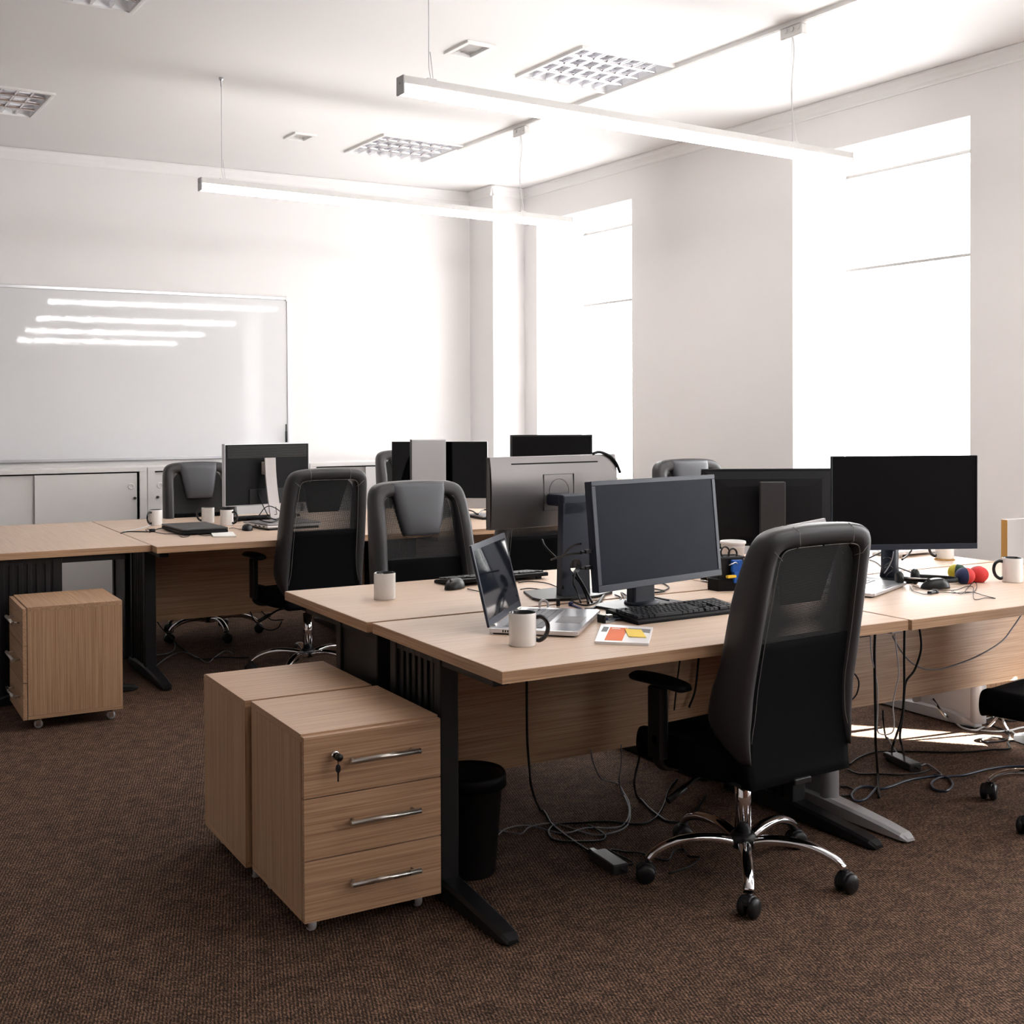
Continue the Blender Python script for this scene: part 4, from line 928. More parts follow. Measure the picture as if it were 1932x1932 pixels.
# ================================================================== KEYBOARDS, MICE
def keyboard(label, loc, rz, W=.445, D=.152, single=True, tilt=.055, body=PLASTIC_M, keym=KEY):
    t = thing('keyboard', label, 'keyboard', loc, rz, 'desktop keyboards')
    b = MB(); pr = [(0, 0), (0, .010), (.012, .015), (D - .01, .028), (D, .026), (D, .012)]
    b.prism([(y, z) for y, z in pr], -W / 2, W / 2, axis='x', bev=.002); b.build('body', body, t)
    for sx in (-1, 1):
        f = MB(); f.box(sx * W * .42 - .012, sx * W * .42 + .012, D - .022, D - .014, 0, .013, .001); f.build('foot', body, t)
    u = .0185; x0 = -W / 2 + .012; km = None; allk = MB() if not single else None
    def key(x, r, w=1.0, h=1.0):
        nonlocal km
        y = .014 + (5 - r) * .0192 + (.006 if r == 0 else 0); z = .0155 + y / D * .0135; ww = u * w - .0022; hh = .0165 * h + (h - 1) * .004
        if single:
            key_ = (round(w, 2), h)
            if key_ not in KM:
                m = MB(); m.prism([(-ww / 2, 0), (ww / 2, 0), (ww / 2, hh), (-ww / 2, hh)], 0, .003, bev=0)
                vs = list(m.bm.verts)
                for v in vs:
                    if v.co.z > .001: v.co.x *= (ww / 2 - .0016) / (ww / 2); v.co.y = hh / 2 + (v.co.y - hh / 2) * .82; v.co.z = .0075
                KM[key_] = m.build('key', keym, t); o = KM[key_]
            else:
                o = bpy.data.objects.new('key', KM[key_].data); COL.objects.link(o); o.parent = t
            o.location = (x + ww / 2, y, z); o.rotation_euler = (.085, 0, 0)
        else: allk.box(x, x + ww, y, y + hh, z, z + .006, 0)
        return x + u * w
    KM = {}
    x = key(x0, 0); 
    for g in range(3):
        x = x0 + u * (2 + g * 4.5)
        for k in range(4): x = key(x, 0)
    rows = {1: [1] * 13 + [2], 2: [1.5] + [1] * 12 + [1.5], 3: [1.75] + [1] * 11 + [2.25], 4: [2.25] + [1] * 10 + [2.75], 5: [1.25, 1.25, 1.25, 6.25, 1.25, 1.25, 1.25, 1.25]}
    for r, ws in rows.items():
        x = x0
        for w in ws: x = key(x, r, w)
    xn = x0 + u * 15.35
    for r in (0, 1, 2):
        x = xn
        for k in range(3): x = key(x, r)
    key(xn + u, 4); x = xn
    for k in range(3): x = key(x, 5)
    xp = xn + u * 3.35
    for r in (1, 2, 3, 4):
        x = xp
        for k in range(3): x = key(x, r)
    key(xp, 5, 2); key(xp + 2 * u, 5)
    key(xp + 3 * u, 1); key(xp + 3 * u, 3, 1, 2); key(xp + 3 * u, 5, 1, 2)
    if not single: tag(allk.build('keys', keym, t), kind='stuff')
    return t
keyboard('black keyboard in front of the dark bezelled monitor on the nearest desk', (2.437, 3.045, T), math.radians(2), W=.46, D=.17)
keyboard('black keyboard beside the black mouse, on the desk behind the open laptop', (2.30, 4.235, T), math.radians(182), single=False)
keyboard('black keyboard behind the silver-stand monitor on the left back desk', (2.42, 7.50, T), math.radians(185), single=False)
keyboard('white keyboard under the edge of the large black monitor', (4.48, 4.00, T), PI + .05, single=False, body=WHITE_PL, keym=FROST)
def mouse(label, loc, rz, m=PLASTIC, s=1.0):
    t = thing('mouse', label, 'mouse', loc, rz, 'black computer mice'); b = MB(); rows = []
    for j in range(9):
        k = j / 8; row = []
        for i in range(24):
            a = 2 * PI * i / 24; c, sn = math.cos(a), math.sin(a)
            hw = (.031 - .004 * sn) * s; L = .056 * s; r = math.cos(k * PI / 2) ** .55
            y = sn * L * r; h = .036 * s * (1 - .25 * (sn * r + .3) ** 2)
            row.append((c * hw * r * (1 if k else 1.0), y, .002 + h * math.sin(k * PI / 2) ** 1.0))
        rows.append(row)
    b.grid(rows, closed=True, cap=True); b.build('shell', m, t)
    w = MB(); w.lathe([(0, -.003), (.007, -.003), (.008, 0), (.007, .003), (0, .003)], 16, (0, .026 * s, .031 * s), 'x'); w.build('scroll_wheel', PLASTIC_G, t)
    return t
def Tat(px, py): p = at(px, py, z=T); return (p.x, p.y, T)
mouse('black mouse on the desk between the lone mug and the open laptop', (2.075, 4.045, T), math.radians(125), s=1.05)
mouse('black mouse right of the near keyboard, half behind the nearest chair', (2.805, 3.225, T), math.radians(-20))
mouse('black mouse lying beside the headset on the right desk', (3.64, 3.095, T), math.radians(70), s=1.05)
mouse('black mouse between the closed black and the silver laptop, left back desk', (2.105, 6.73, T), math.radians(170))

# ================================================================== MUGS AND CUPS
def mug(label, px, py, hang, r=.0395, h=.095, shade=CERAMIC):
    """px,py: front foot of the mug in the photograph; hang: world direction of the handle"""
    p = at(px, py, z=T); d = Vector((p.x, p.y, 0)).normalized(); c = Vector((p.x, p.y, 0)) + d * r
    t = thing('mug', label, 'mug', (c.x, c.y, T), math.radians(hang), 'white mugs with black inside')
    b = MB(); b.lathe([(0, .001), (r - .004, .001), (r - .001, .0), (r, .004), (r, h - .003), (r - .0008, h)], 44, cap=False); b.build('body', shade, t)
    b = MB(); b.lathe([(r - .0008, h), (r - .002, h + .0008), (r - .0036, h - .001), (r - .004, .006), (0, .006)], 44, cap=False); b.build('inner_glaze', CER_B, t)
    b = MB(); b.tube(smooth_path([(r - .002, 0, h * .84), (r + .014, 0, h * .86), (r + .029, 0, h * .74), (r + .034, 0, h * .5), (r + .026, 0, h * .26), (r + .010, 0, h * .14), (r - .002, 0, h * .17)], 6), .0052, 12, flat=1.25); b.build('handle', CER_B, t)
    return t
mug('white mug standing alone at the end of the desk behind the nearest one', 726, 1133, 65)
mug('white mug with black handle standing in front of the open silver laptop', 986, 1222, -28)
mug('white mug cut by the right edge, handle to its left, on the right desk', 1910, 1100, 150)
mug('white mug under the large black monitor, handle left, standing on a coaster', 1782, 1057, 160, r=.041)
mug('white mug left of the closed black laptop, at the seam of the back desks', 294, 992, 215)
mug('white mug behind the closed black laptop, thin black handle to its left', 392.5, 987, 140)
mug('white mug at the right rear corner of the closed black laptop, handle to its right', 428, 992, -50)
p = at(1782, 1058, z=T); d = Vector((p.x, p.y, 0)).normalized(); c = p + d * .041
b = MB(); b.lathe([(0, 0), (.046, 0), (.046, .0035), (0, .0035)], 32, (c.x, c.y, T)); tag(b.build('coaster', CHIP), 'thin round coaster under the mug below the large black monitor', 'coaster')
for o in bpy.data.objects:
    if o.get('label', '').startswith('white mug under the large'): o.location.z += .0035
p = at(1385, 1090, z=T) ; t = thing('plastic_cup', 'tall translucent white plastic cup behind the desk organiser', 'cup', (p.x + .02, p.y + .03, T))
b = MB(); b.lathe([(0, .0), (.036, 0), (.048, .134), (.053, .136), (.053, .145), (.051, .147), (.050, .141), (.046, .134), (.034, .003), (0, .003)], 40, cap=False); b.build('cup_wall', FROST, t)
b = MB()
for z in (.124, .129): b.tube([(.0478 * math.cos(a), .0478 * math.sin(a), z) for a in [2 * PI * k / 40 for k in range(41)]], .0012, 6)
b.build('rim_band', FROST, t)
p = at(1404, 1116, z=T); b = MB(); b.lathe([(0, 0), (.024, 0), (.027, .040), (.0275, .041), (.026, .040), (.023, .002), (0, .002)], 32, (p.x + .012, p.y + .022, T), cap=False)
tag(b.build('small_cup', WHITE_PL), 'small white cup just right of the desk organiser', 'cup')
p = at(1419, 1095, z=T); b = MB(); b.lathe([(0, 0), (.036, 0), (.042, .09), (.0425, .091), (.041, .09), (.034, .002), (0, .002)], 32, (p.x + .05, p.y + .30, T), cap=False)
tag(b.build('paper_cup', WHITE_PL), 'plain white cup behind the tall plastic cup, mostly hidden', 'cup')
# glass bottle
p = at(1339, 1097, z=T); t = thing('glass_bottle', 'clear glass bottle with white cap behind the dark bezelled monitor', 'bottle', (p.x, p.y, T))
b = MB(); b.lathe([(0, 0), (.034, 0), (.037, .006), (.037, .14), (.034, .165), (.022, .185), (.0145, .20), (.0125, .235), (.0145, .240), (.0145, .25), (.0115, .25), (.010, .235), (.012, .20), (.02, .183), (.031, .163), (.034, .14), (.034, .008), (0, .006)], 40, cap=False); b.build('bottle_glass', GLASS, t)
b = MB(); b.lathe([(0, .246), (.016, .246), (.016, .268), (0, .268)], 24); b.build('cap', WHITE_PL, t)

# ================================================================== SMALL THINGS ON THE DESKS
# organiser
p = at(1345, 1118, z=T); t = thing('desk_organiser', 'black mesh desk organiser with blue and yellow clips beside the bottle', 'organiser', (2.955, 3.50, T), math.radians(-12))
b = MB(); b.prism([(-.06, -.05), (.06, -.065), (.075, .0), (.07, .045), (-.05, .05), (-.075, 0)], 0, .045, bev=.002); b.build('tray', PLASTIC_M, t)
b = MB(); b.box(-.045, .062, -.030, .042, .040, .122, .003); b.build('compartment', PLASTIC, t)
b = MB()
for x0, x1, y0, y1 in ((-.048, .065, -.034, -.028), (-.048, .065, .040, .046), (-.048, -.042, -.028, .040), (.059, .065, -.028, .040)): b.box(x0, x1, y0, y1, .118, .126, .001)
b.build('wire_rim', PLASTIC_G, t)
for k in range(9):
    b = MB(); b.tube([(.0655, -.026 + k * .008, .05), (.0655, -.026 + k * .008, .12)], .001, 5); b.build('rim_wire', BRUSH, t)
t = thing('box_cutter', 'bright blue plastic holder clipped to the desk organiser', 'holder', (2.965, 3.446, T), math.radians(-12))
b = MB(); b.box(-.024, .02, -.010, .006, .070, .116, .003); b.box(-.020, .026, -.016, .006, .030, .073, .003); b.build('blue_body', BLUE, t)
b = MB(); b.tube(smooth_path([(-.040, -.012, .098), (-.025, -.014, .104), (-.012, -.012, .108), (-.004, -.012, .102)], 3), .002, 6); b.build('metal_clip', BRUSH, t)
b = MB(); b.box(2.905, 2.945, 3.424, 3.440, T + .052, T + .062, .002); tag(b.build('yellow_marker', YEL_P), 'short yellow marker lying in the front tray of the desk organiser', 'marker')
t = thing('scissors', 'black handled scissors standing in the desk organiser', 'scissors', (2.972, 3.50, T - .018 + .006), math.radians(-12))
for s_ in (-1, 1):
    b = MB(); b.tube([(s_ * .016 + .018 * math.cos(a), 0, .147 + .021 * math.sin(a) + s_ * -.004) for a in [2 * PI * k / 24 for k in range(25)]], .0035, 8); b.tube([(s_ * .006, 0, .13), (-s_ * .002, 0, .10)], .004, 8); b.build('finger_loop', PLASTIC, t)
    b = MB(); b.box(-.004 - s_ * .003, .004 - s_ * .003, s_ * .0008 - .0006, s_ * .0008 + .0006, .0, .115); b.build('blade', BRUSH, t)
# gadget board by the near keyboard
t = thing('circuit_board', 'small dark circuit board on a blue lead beside the open laptop', 'circuit board', (*Tat(1155, 1172)[:2], T), math.radians(5))
b = MB(); b.box(-.045, .045, -.018, .018, .008, .0105, .001); b.build('board', CABLE_N, t)
for x in (-.046, .046):
    b = MB(); b.box(x - .004, x + .004, -.02, .016, 0, .026, .002); b.build('bracket', PLASTIC, t)
b = MB(); b.box(-.02, .0, -.004, .012, .0105, .022, .001); b.build('usb_socket', BRUSH, t)
b = MB(); b.box(.012, .032, -.008, .010, .0105, .016, .001); b.build('chip', PLASTIC, t)
# plastic sleeve with prints and sticky note
c = (at(1122, 1213, z=T) + at(1232, 1188, z=T)) / 2
P4 = [at(x, y, z=T) for x, y in ((1122, 1215), (1224, 1219), (1232, 1188), (1134, 1182))]
o_ = P4[0]
t = thing('print_sleeve', 'clear-cased white booklet with orange print lying in front of the keyboard', 'booklet', (o_.x, o_.y, T), 0)
loc4 = [(p.x - o_.x, p.y - o_.y) for p in P4]
def bil(a, b_):
    x = [(loc4[0][i] * (1 - a) + loc4[1][i] * a) * (1 - b_) + (loc4[3][i] * (1 - a) + loc4[2][i] * a) * b_ for i in (0, 1)]; return tuple(x)
b = MB(); b.prism(loc4, 0, .008, bev=.001); b.build('case', FROST, t)
def patch(nm, m, pts, z0, z1): b = MB(); b.prism([bil(*q) for q in pts], z0, z1); return b.build(nm, m, t)
patch('orange_print', ORANGE, [(.17, .08), (.50, .08), (.53, .84), (.20, .84)], .0081, .0085)
patch('grey_print', GREYP, [(.54, .70), (.97, .60), (.97, .84), (.54, .84)], .0081, .0085)
patch('grey_print', GREYP, [(.05, .55), (.16, .55), (.18, .84), (.07, .84)], .0081, .0085)
patch('printed_line', PAPER, [(.24, .74), (.40, .74), (.40, .78), (.24, .78)], .0085, .0087)
b = MB(); b.prism([(bil(*q)[0] + o_.x, bil(*q)[1] + o_.y) for q in ((.60, .30), (.93, .30), (.80, .74), (.49, .74))], T + .0087, T + .011)
tag(b.build('sticky_note', YELLOW), 'yellow sticky note pad on the white booklet', 'sticky note')
# napkin
P4 = [at(x, y, z=T) for x, y in ((402, 1014), (446, 1013.5), (440, 1006), (397, 1006))]
b = MB(); b.prism([(p.x, p.y) for p in P4], T, T + .008, bev=.002); tag(b.build('note_pad', PAPER), 'small white paper pad in front of the closed black laptop', 'note pad')
# juggling balls
def footbag(label, px, py, rz, m1, m2, r=.036):
    p = at(px, py, z=T); d = Vector((p.x, p.y, 0)).normalized() * r * .8
    t = thing('juggling_ball', label, 'ball', (p.x + d.x, p.y + d.y, T), rz, 'suede juggling balls')
    for k, m in ((0, m1), (1, m2)):
        b = MB(); rows = []
        for j in range(9):
            a = PI / 2 * j / 8; row = []
            for i in range(28):
                th = 2 * PI * i / 28; rr = r * math.sin(a) * 1.02; x = (1 if k else -1) * r * math.cos(a) ** .8; y = rr * math.cos(th); z = r * .86 + rr * .86 * math.sin(th)
                if z < r * .25: z = r * .25 * (z / (r * .25)) ** 2 if z > 0 else 0
                row.append((x, y, z))
            rows.append(row)
        b.grid(rows, closed=True); b.build('suede_panel', m, t)
    b = MB(); b.tube([(0, (r * 1.015) * math.cos(a), r * .86 + r * .88 * math.sin(a)) for a in [2 * PI * k / 30 - .9 for k in range(24)]], .0012, 5); b.build('seam', STITCH, t)
    return t
footbag('yellow and dark green juggling ball, leftmost of the three', 1806, 1096, math.radians(115), GRN_F, YEL_F)
footbag('red and navy juggling ball, middle of the three', 1821, 1103, math.radians(-28), NAVY_F, RED_F)
footbag('all red juggling ball, rightmost of the three', 1846, 1100, math.radians(75), RED_F, RED_F)
# headset
t = thing('headset', 'black on-ear headset lying between the round monitor foot and the juggling balls', 'headset', (3.605, 3.225, T), math.radians(-33))
for sx, y in ((-.02, -.04), (.06, .03)):
    b = MB(); b.lathe([(0, -.013), (.024, -.013), (.030, -.006), (.030, .004), (.022, .012), (0, .014)], 28, (sx, y, .030), 'x'); b.build('ear_cup', PLASTIC, t)
b = MB(); b.tube(smooth_path([(-.01, -.04, .03), (.04, -.06, .028), (.13, -.045, .022), (.205, .0, .018), (.22, .035, .018), (.19, .055, .02), (.13, .055, .024), (.06, .035, .030)], 6), .005, 8, flat=1.7); b.build('headband', PLASTIC_M, t)
b = MB(); b.tube([(-.006, -.052, .034), (.075, -.078, .034)], .003, 8); b.build('metal_slider', BRUSH, t)
t = thing('cable_remote', 'small black in-line volume remote on the headset lead', 'remote', Tat(1760, 1120), math.radians(12))
b = MB(); b.box(-.028, .012, -.009, .009, 0, .012, .005, 3); b.build('body', PLASTIC, t)
b = MB(); b.lathe([(0, 0), (.013, 0), (.014, .006), (.011, .014), (0, .015)], 20, (.016, 0, 0)); b.build('volume_wheel', PLASTIC_G, t)
# a pen, white sheets, a slim bottle on the far centre desk
t0 = at(905, 957, z=T); b = MB(); b.box(t0.x - .05, t0.x + .55, t0.y + .02, t0.y + .42, T, T + .004, .001); tag(b.build('paper_sheets', PAPER), 'large white paper sheets on the far centre desk', 'paper')
# white board standing by the wall at right
p0 = at(1901, 980, u=4.93); b = MB(); b.box(4.93, 5.27, p0.y - .0, p0.y + .036, .42, .905, .001, m=WHITE_LAM); b.box(4.9285, 4.9305, p0.y + .001, p0.y + .035, .421, .904, m=CHIP); b.box(5.1, 5.25, p0.y + .04, p0.y + .30, 0, .43, .002, m=WHITE_LAM); b.box(4.95, 5.27, p0.y + .037, p0.y + .31, .40, .43, .002, m=WHITE_LAM)
t_ = b.build('upright_board', None); tag(t_, 'white board with raw wooden edge standing upright at the right edge', 'board')
# bin, black
t = thing('waste_bin', 'black waste bin under the nearest desk behind its leg', 'bin', (1.715, 3.245, 0))
b = MB(); b.lathe([(0, .002), (.074, .002), (.080, .01), (.104, .30), (.110, .302), (.110, .31), (.102, .31), (.076, .014), (0, .012)], 36, cap=False); b.build('bin_body', PLASTIC, t)
b = MB(); b.lathe([(.1095, .285), (.115, .275), (.113, .31), (.107, .318), (.102, .305)], 36, cap=False); b.build('bin_liner', PLASTIC_M, t)
# power bricks
def brick(label, p, q, w=.055, h=.032):
    p, q = at(*p, z=h), at(*q, z=h); d = (q - p); a = math.atan2(d.y, d.x); c = (p + q) / 2
    t = thing('power_adapter', label, 'power adapter', (c.x, c.y, 0), a, 'laptop power adapters')
    b = MB(); L = d.length / 2; b.box(-L, L, -w / 2, w / 2, 0, h, .005, 3); b.build('brick', PLASTIC_G, t)
    b = MB(); b.cyl(.005, (-L - .02, 0, h / 2), (-L, 0, h / 2), 8); b.box(-L - .045, -L - .012, -.012, .012, .004, .022, .004); b.build('mains_plug', PLASTIC, t)
    b = MB(); b.cyl(.004, (L, 0, h / 2), (L + .025, 0, h / 2), 8); b.build('strain_relief', PLASTIC, t)
brick('black power adapter on the carpet below the nearest desk', (1128, 1602), (1172, 1631))
brick('black power adapter on the carpet at right, in the window light', (1682, 1419), (1728, 1441))

# ================================================================== CABLES
NC = [0]
def cable(label, pts, r=.003, m=RUBBER, cat='cable', name='cable', group=None):
    """pts: (px, py, 'z'|'v'|'u', value)"""
    P = [at(a, b_, **{k: val}) for a, b_, k, val in pts]
    sm = smooth_path(P, 6)
    for p_ in sm: p_.z = max(p_.z, r + .0005)
    mb = MB(); mb.tube(sm, r, 7); o = mb.build(name, m); tag(o, label, cat, group); return o
F = lambda *xy, z=.005: [(x, y, 'z', z) for x, y in xy]
Vp = lambda v, *xy: [(x, y, 'v', v) for x, y in xy]
D_ = lambda *xy, z=T + .004: [(x, y, 'z', z) for x, y in xy]
# under the near desk
cable('black cable hanging from the nearest desk down to the power adapter', Vp(3.16, (994, 1272), (994, 1340), (995, 1399), (999, 1450), (1004, 1490)) + F((1020, 1530), (1042, 1556), (1071, 1579), (1099, 1598), (1112, 1606)), .004)
cable('thin grey cable hanging from the middle of the nearest desk', Vp(3.38, (1114, 1415), (1120, 1440), (1135, 1470)) + F((1160, 1478), (1180, 1500), (1189, 1525), (1185, 1555), (1160, 1570), (1120, 1575), (1070, 1560), (1040, 1553), (1000, 1560), (985, 1572), (960, 1570), (932, 1565)), .0028, CABLE_G)
cable('thin grey cable falling from the panel edge, curling towards the waste bin', Vp(3.38, (1172, 1405), (1172, 1440), (1168, 1475)) + F((1175, 1500), (1187, 1525), (1182, 1550), (1160, 1562), (1110, 1562), (1060, 1572), (1000, 1558), (960, 1562), (940, 1575), (930, 1592)), .0026, CABLE_G)
cable('black cable sagging behind the nearest chair legs', Vp(3.36, (1206, 1400), (1206, 1430), (1199, 1460), (1197, 1485)) + F((1205, 1508), (1225, 1525), (1244, 1540), (1262, 1550), (1300, 1548), (1320, 1520), (1332, 1500)), .0045)
cable('black cable looping on the carpet beneath the nearest desk', F((1278, 1470), (1262, 1490), (1252, 1520), (1235, 1545), (1205, 1555), (1150, 1550), (1100, 1552), (1050, 1556), (1035, 1570), (1050, 1586), (1100, 1588), (1135, 1586), (1142, 1577), (1125, 1564), (1110, 1557)), .0038)
cable('black lead running from the power adapter under the nearest chair', F((1172, 1632), (1195, 1628), (1150, 1604), (1180, 1607), (1210, 1610), (1240, 1620), (1262, 1622), (1272, 1605), (1290, 1603), (1298, 1615), (1320, 1618), (1300, 1635), (1262, 1648)), .003)
cable('dark cable hanging behind the seat of the nearest chair', Vp(3.38, (1320, 1222), (1312, 1300), (1300, 1335)), .0042)
cable('thin dark cable hanging behind the nearest armrest', Vp(3.38, (1285, 1228), (1276, 1300), (1272, 1340)), .0028)
# at the right desks
cable('thick black cable hanging straight down between the two front desks', Vp(3.05, (1652, 1180), (1650, 1230), (1651, 1300), (1652, 1360), (1652, 1400)) + F((1656, 1460), (1658, 1505)), .005)
cable('thin white cable hanging beside the thick black one in a loop', Vp(3.05, (1642, 1200), (1645, 1240), (1655, 1290), (1656, 1340), (1655, 1375), (1662, 1385), (1680, 1384), (1687, 1370), (1685, 1330), (1690, 1300), (1696, 1270), (1692, 1230), (1688, 1195)), .0024, CABLE_W)
cable('black cable hanging straight from the seam of the front desks', Vp(3.12, (1707, 1172), (1706, 1240), (1706, 1300), (1702, 1350), (1692, 1385), (1685, 1405)) + F((1682, 1420)), .0045)
cable('black cable curving out from the right desk edge and back down', Vp(3.12, (1732, 1168), (1738, 1210), (1736, 1235), (1725, 1265), (1710, 1285), (1706, 1310), (1704, 1345), (1698, 1385), (1701, 1405)) + F((1706, 1425)), .0045)
cable('black cable sagging across the sunlit carpet to the power adapter', Vp(3.40, (1666, 1340), (1667, 1365)) + F((1672, 1392), (1685, 1410), (1700, 1432)), .0038)
cable('grey cable drooping along the wooden panel of the right desk', Vp(3.33, (1684, 1200), (1700, 1228), (1720, 1250), (1745, 1262), (1775, 1262), (1810, 1252), (1850, 1235), (1890, 1210), (1910, 1185), (1926, 1162)), .0032, CABLE_G)
cable('black cable coil hanging at the back right of the nearest chair', Vp(3.30, (1590, 1255), (1592, 1270), (1582, 1282), (1585, 1296), (1600, 1300), (1608, 1288), (1600, 1272), (1586, 1270), (1582, 1284)) + Vp(3.30, (1592, 1268), (1608, 1268), (1620, 1285), (1616, 1310), (1600, 1324), (1586, 1325)), .0032)
cable('shiny blue-black cable across the carpet at right', F((1940, 1445), (1900, 1446), (1860, 1452), (1820, 1462), (1790, 1465), (1770, 1468), (1757, 1478), (1765, 1490), (1785, 1492), (1797, 1482), (1792, 1470), (1770, 1464), (1740, 1467), (1710, 1473), (1680, 1484), (1660, 1488), (1640, 1484), (1620, 1486), (1607, 1500), (1615, 1511), (1635, 1506), (1655, 1485)), .0045, CABLE_N)
cable('black cable running from the right edge to the right power adapter', F((1925, 1395), (1902, 1400), (1905, 1412), (1870, 1414), (1830, 1418), (1780, 1419), (1730, 1418), (1690, 1418), (1650, 1419), (1620, 1430), (1602, 1443)), .0038)
cable('black cable lying in a wide loop left of the right power adapter', F((1600, 1452), (1620, 1460), (1660, 1460), (1700, 1462), (1740, 1457), (1758, 1450)) , .0034)
cable('grey lead curling from the end of the right power adapter', F((1737, 1445), (1750, 1442), (1770, 1455), (1776, 1462), (1762, 1460)), .003, CABLE_G)
cable('short black cable end behind the silver desk leg', F((1586, 1502), (1605, 1500), (1612, 1492), (1600, 1485), (1585, 1484)), .0038)
cable('white cable sagging low from the right desk over the silver foot', Vp(3.42, (1755, 1318), (1770, 1335)) + F((1790, 1358), (1815, 1373), (1840, 1378), (1860, 1374)) + Vp(3.30, (1880, 1355), (1893, 1330), (1900, 1310), (1912, 1300)), .0048, CABLE_W)
cable('dark cable sagging over the silver desk foot next to a white cable', Vp(3.42, (1760, 1318), (1775, 1340)) + F((1790, 1355), (1808, 1366), (1835, 1374)), .0048, RUBBER)
cable('white cable coming down at the right edge and lying along the carpet', Vp(3.30, (1897, 1292), (1896, 1310), (1889, 1335), (1893, 1360)) + F((1905, 1380), (1925, 1392), (1945, 1400)), .0042, CABLE_W)
cable('white cable crossing the carpet past the silver foot to the right edge', F((1850, 1378), (1880, 1380), (1905, 1378), (1925, 1373), (1945, 1370)), .004, CABLE_W)
cable('white cable with its plug, looped in front of the low pedestal', F((1920, 1320), (1890, 1321), (1860, 1329), (1846, 1340), (1846, 1352), (1852, 1357), (1880, 1352), (1905, 1352), (1918, 1346), (1920, 1340), (1914, 1333)), .0034, CABLE_W)
cable('black cable coil on the carpet by the low pedestal', F((1855, 1345), (1875, 1352), (1900, 1360), (1925, 1358), (1930, 1350), (1918, 1338), (1890, 1345), (1860, 1362), (1880, 1372), (1895, 1378), (1905, 1390), (1890, 1398), (1860, 1400), (1852, 1395), (1870, 1391), (1900, 1395)), .0038)
t = thing('cable_plug', 'small white plug on the looped cable by the low pedestal', 'plug', tuple(at(1914, 1334, z=.0)), .8); b = MB(); b.box(-.012, .016, -.009, .009, 0, .012, .003); b.cyl(.004, (.016, 0, .006), (.026, 0, .006), 8); b.build('plug_body', WHITE_PL, t)
# floor at left, between the rows
cable('thin black cable on the carpet under the left back desk', Vp(6.9, (294, 1168), (305, 1185), (325, 1205)) + F((345, 1225), (375, 1243), (420, 1240), (455, 1241), (470, 1240)), .0035)
cable('thin grey cable arching over the carpet under the left back desk', F((294, 1236), (318, 1232), (330, 1222), (326, 1205), (312, 1190)), .003, CABLE_G)
cable('thin grey cable wandering on the carpet under the left back desk', F((294, 1256), (320, 1238), (345, 1230), (372, 1240), (392, 1250), (405, 1240), (425, 1228), (440, 1233)), .003, CABLE_G)
cable('black cable hanging in a loop left of the left chair base', Vp(6.85, (472, 1154), (480, 1170), (495, 1184), (510, 1189), (525, 1184), (532, 1172)), .0035)
cable('short black cable sagging right of the hanging loop, behind the left chair', Vp(6.85, (493, 1153), (505, 1164), (515, 1170), (535, 1169)), .0035)
# on the desks
cable('white cable lying across the left back desk to the black laptop', D_((232, 1003), (255, 999), (275, 994), (290, 989), (306, 990)), .003, CABLE_W)
cable('black cable running to the closed black laptop, with its ferrite knot', D_((228, 1006), (240, 1003), (262, 1003), (284, 1003), (297, 998), (310, 996)), .0032)
cable('thin black cable looping in front of the closed black laptop', D_((283, 1005), (275, 1000), (280, 998), (290, 1003), (310, 1007), (335, 1008), (342, 1013), (355, 1012), (365, 1006), (380, 1010), (395, 1010), (405, 1004), (432, 1004), (436, 1007)), .002)
t = thing('ferrite_bead', 'small black ferrite bead on the cable left of the closed black laptop', 'ferrite bead', Tat(287, 1004), 0); b = MB(); b.cyl(.010, (-.016, 0, .010), (.016, 0, .010), 12); b.build('bead', PLASTIC, t)
cable('mouse lead between mug and mouse on the left back desk', D_((432, 997), (440, 996), (450, 998), (458, 998)), .0018)
cable('mouse lead of the mouse behind the open laptop', D_((882, 1111), (895, 1114), (915, 1118)), .0018)
cable('keyboard lead behind the open laptop', D_((895, 1094), (905, 1101), (925, 1101)), .0018)
cable('thin brown cable running behind the open laptop to the black stand', D_((978, 1099), (1000, 1097), (1030, 1100), (1050, 1107), (1057, 1112)), .0022)
cable('thin brown cable nearest the black stand foot, behind the open laptop', D_((982, 1112), (1000, 1110), (1030, 1113), (1045, 1110), (1058, 1110)), .0022)
zz = T + .02
cable('black cable hanging out of the round hole in the black stand, lowest', [(1085, 1078, 'v', 3.60), (1082, 1100, 'v', 3.56), (1088, 1115, 'v', 3.54), (1096, 1137, 'z', T + .004)], .0032)
cable('black cable falling from the round hole towards the desk seam', [(1082, 1085, 'v', 3.60), (1095, 1100, 'v', 3.56), (1107, 1125, 'v', 3.53), (1110, 1138, 'z', T + .004)], .005)
cable('second thick black cable falling from the round hole', [(1086, 1080, 'v', 3.60), (1098, 1100, 'v', 3.55), (1110, 1122, 'v', 3.52), (1117, 1137, 'z', T + .004)], .0045)
cable('black cable sweeping from the black stand to under the dark monitor', [(1062, 1105, 'v', 3.60)] + D_((1068, 1125), (1085, 1137), (1105, 1142), (1125, 1136), (1140, 1122)), .003)
cable('thick black cable curving along the desk behind the laptop', D_((1104, 1150), (1118, 1148), (1130, 1138), (1141, 1120)), .005)
cable('tangle of black leads under the dark monitor', D_((1160, 1122), (1172, 1128), (1165, 1138), (1178, 1130), (1172, 1118), (1185, 1126), (1190, 1135), (1182, 1128)), .0028)
cable('black lead curving round the base of the dark monitor', D_((1185, 1122), (1182, 1128), (1188, 1137), (1200, 1141)), .003)
cable('black lead from the dark monitor foot to the near keyboard', D_((1183, 1121, ), (1205, 1121), (1235, 1127), (1262, 1133), z=T + .02), .003)
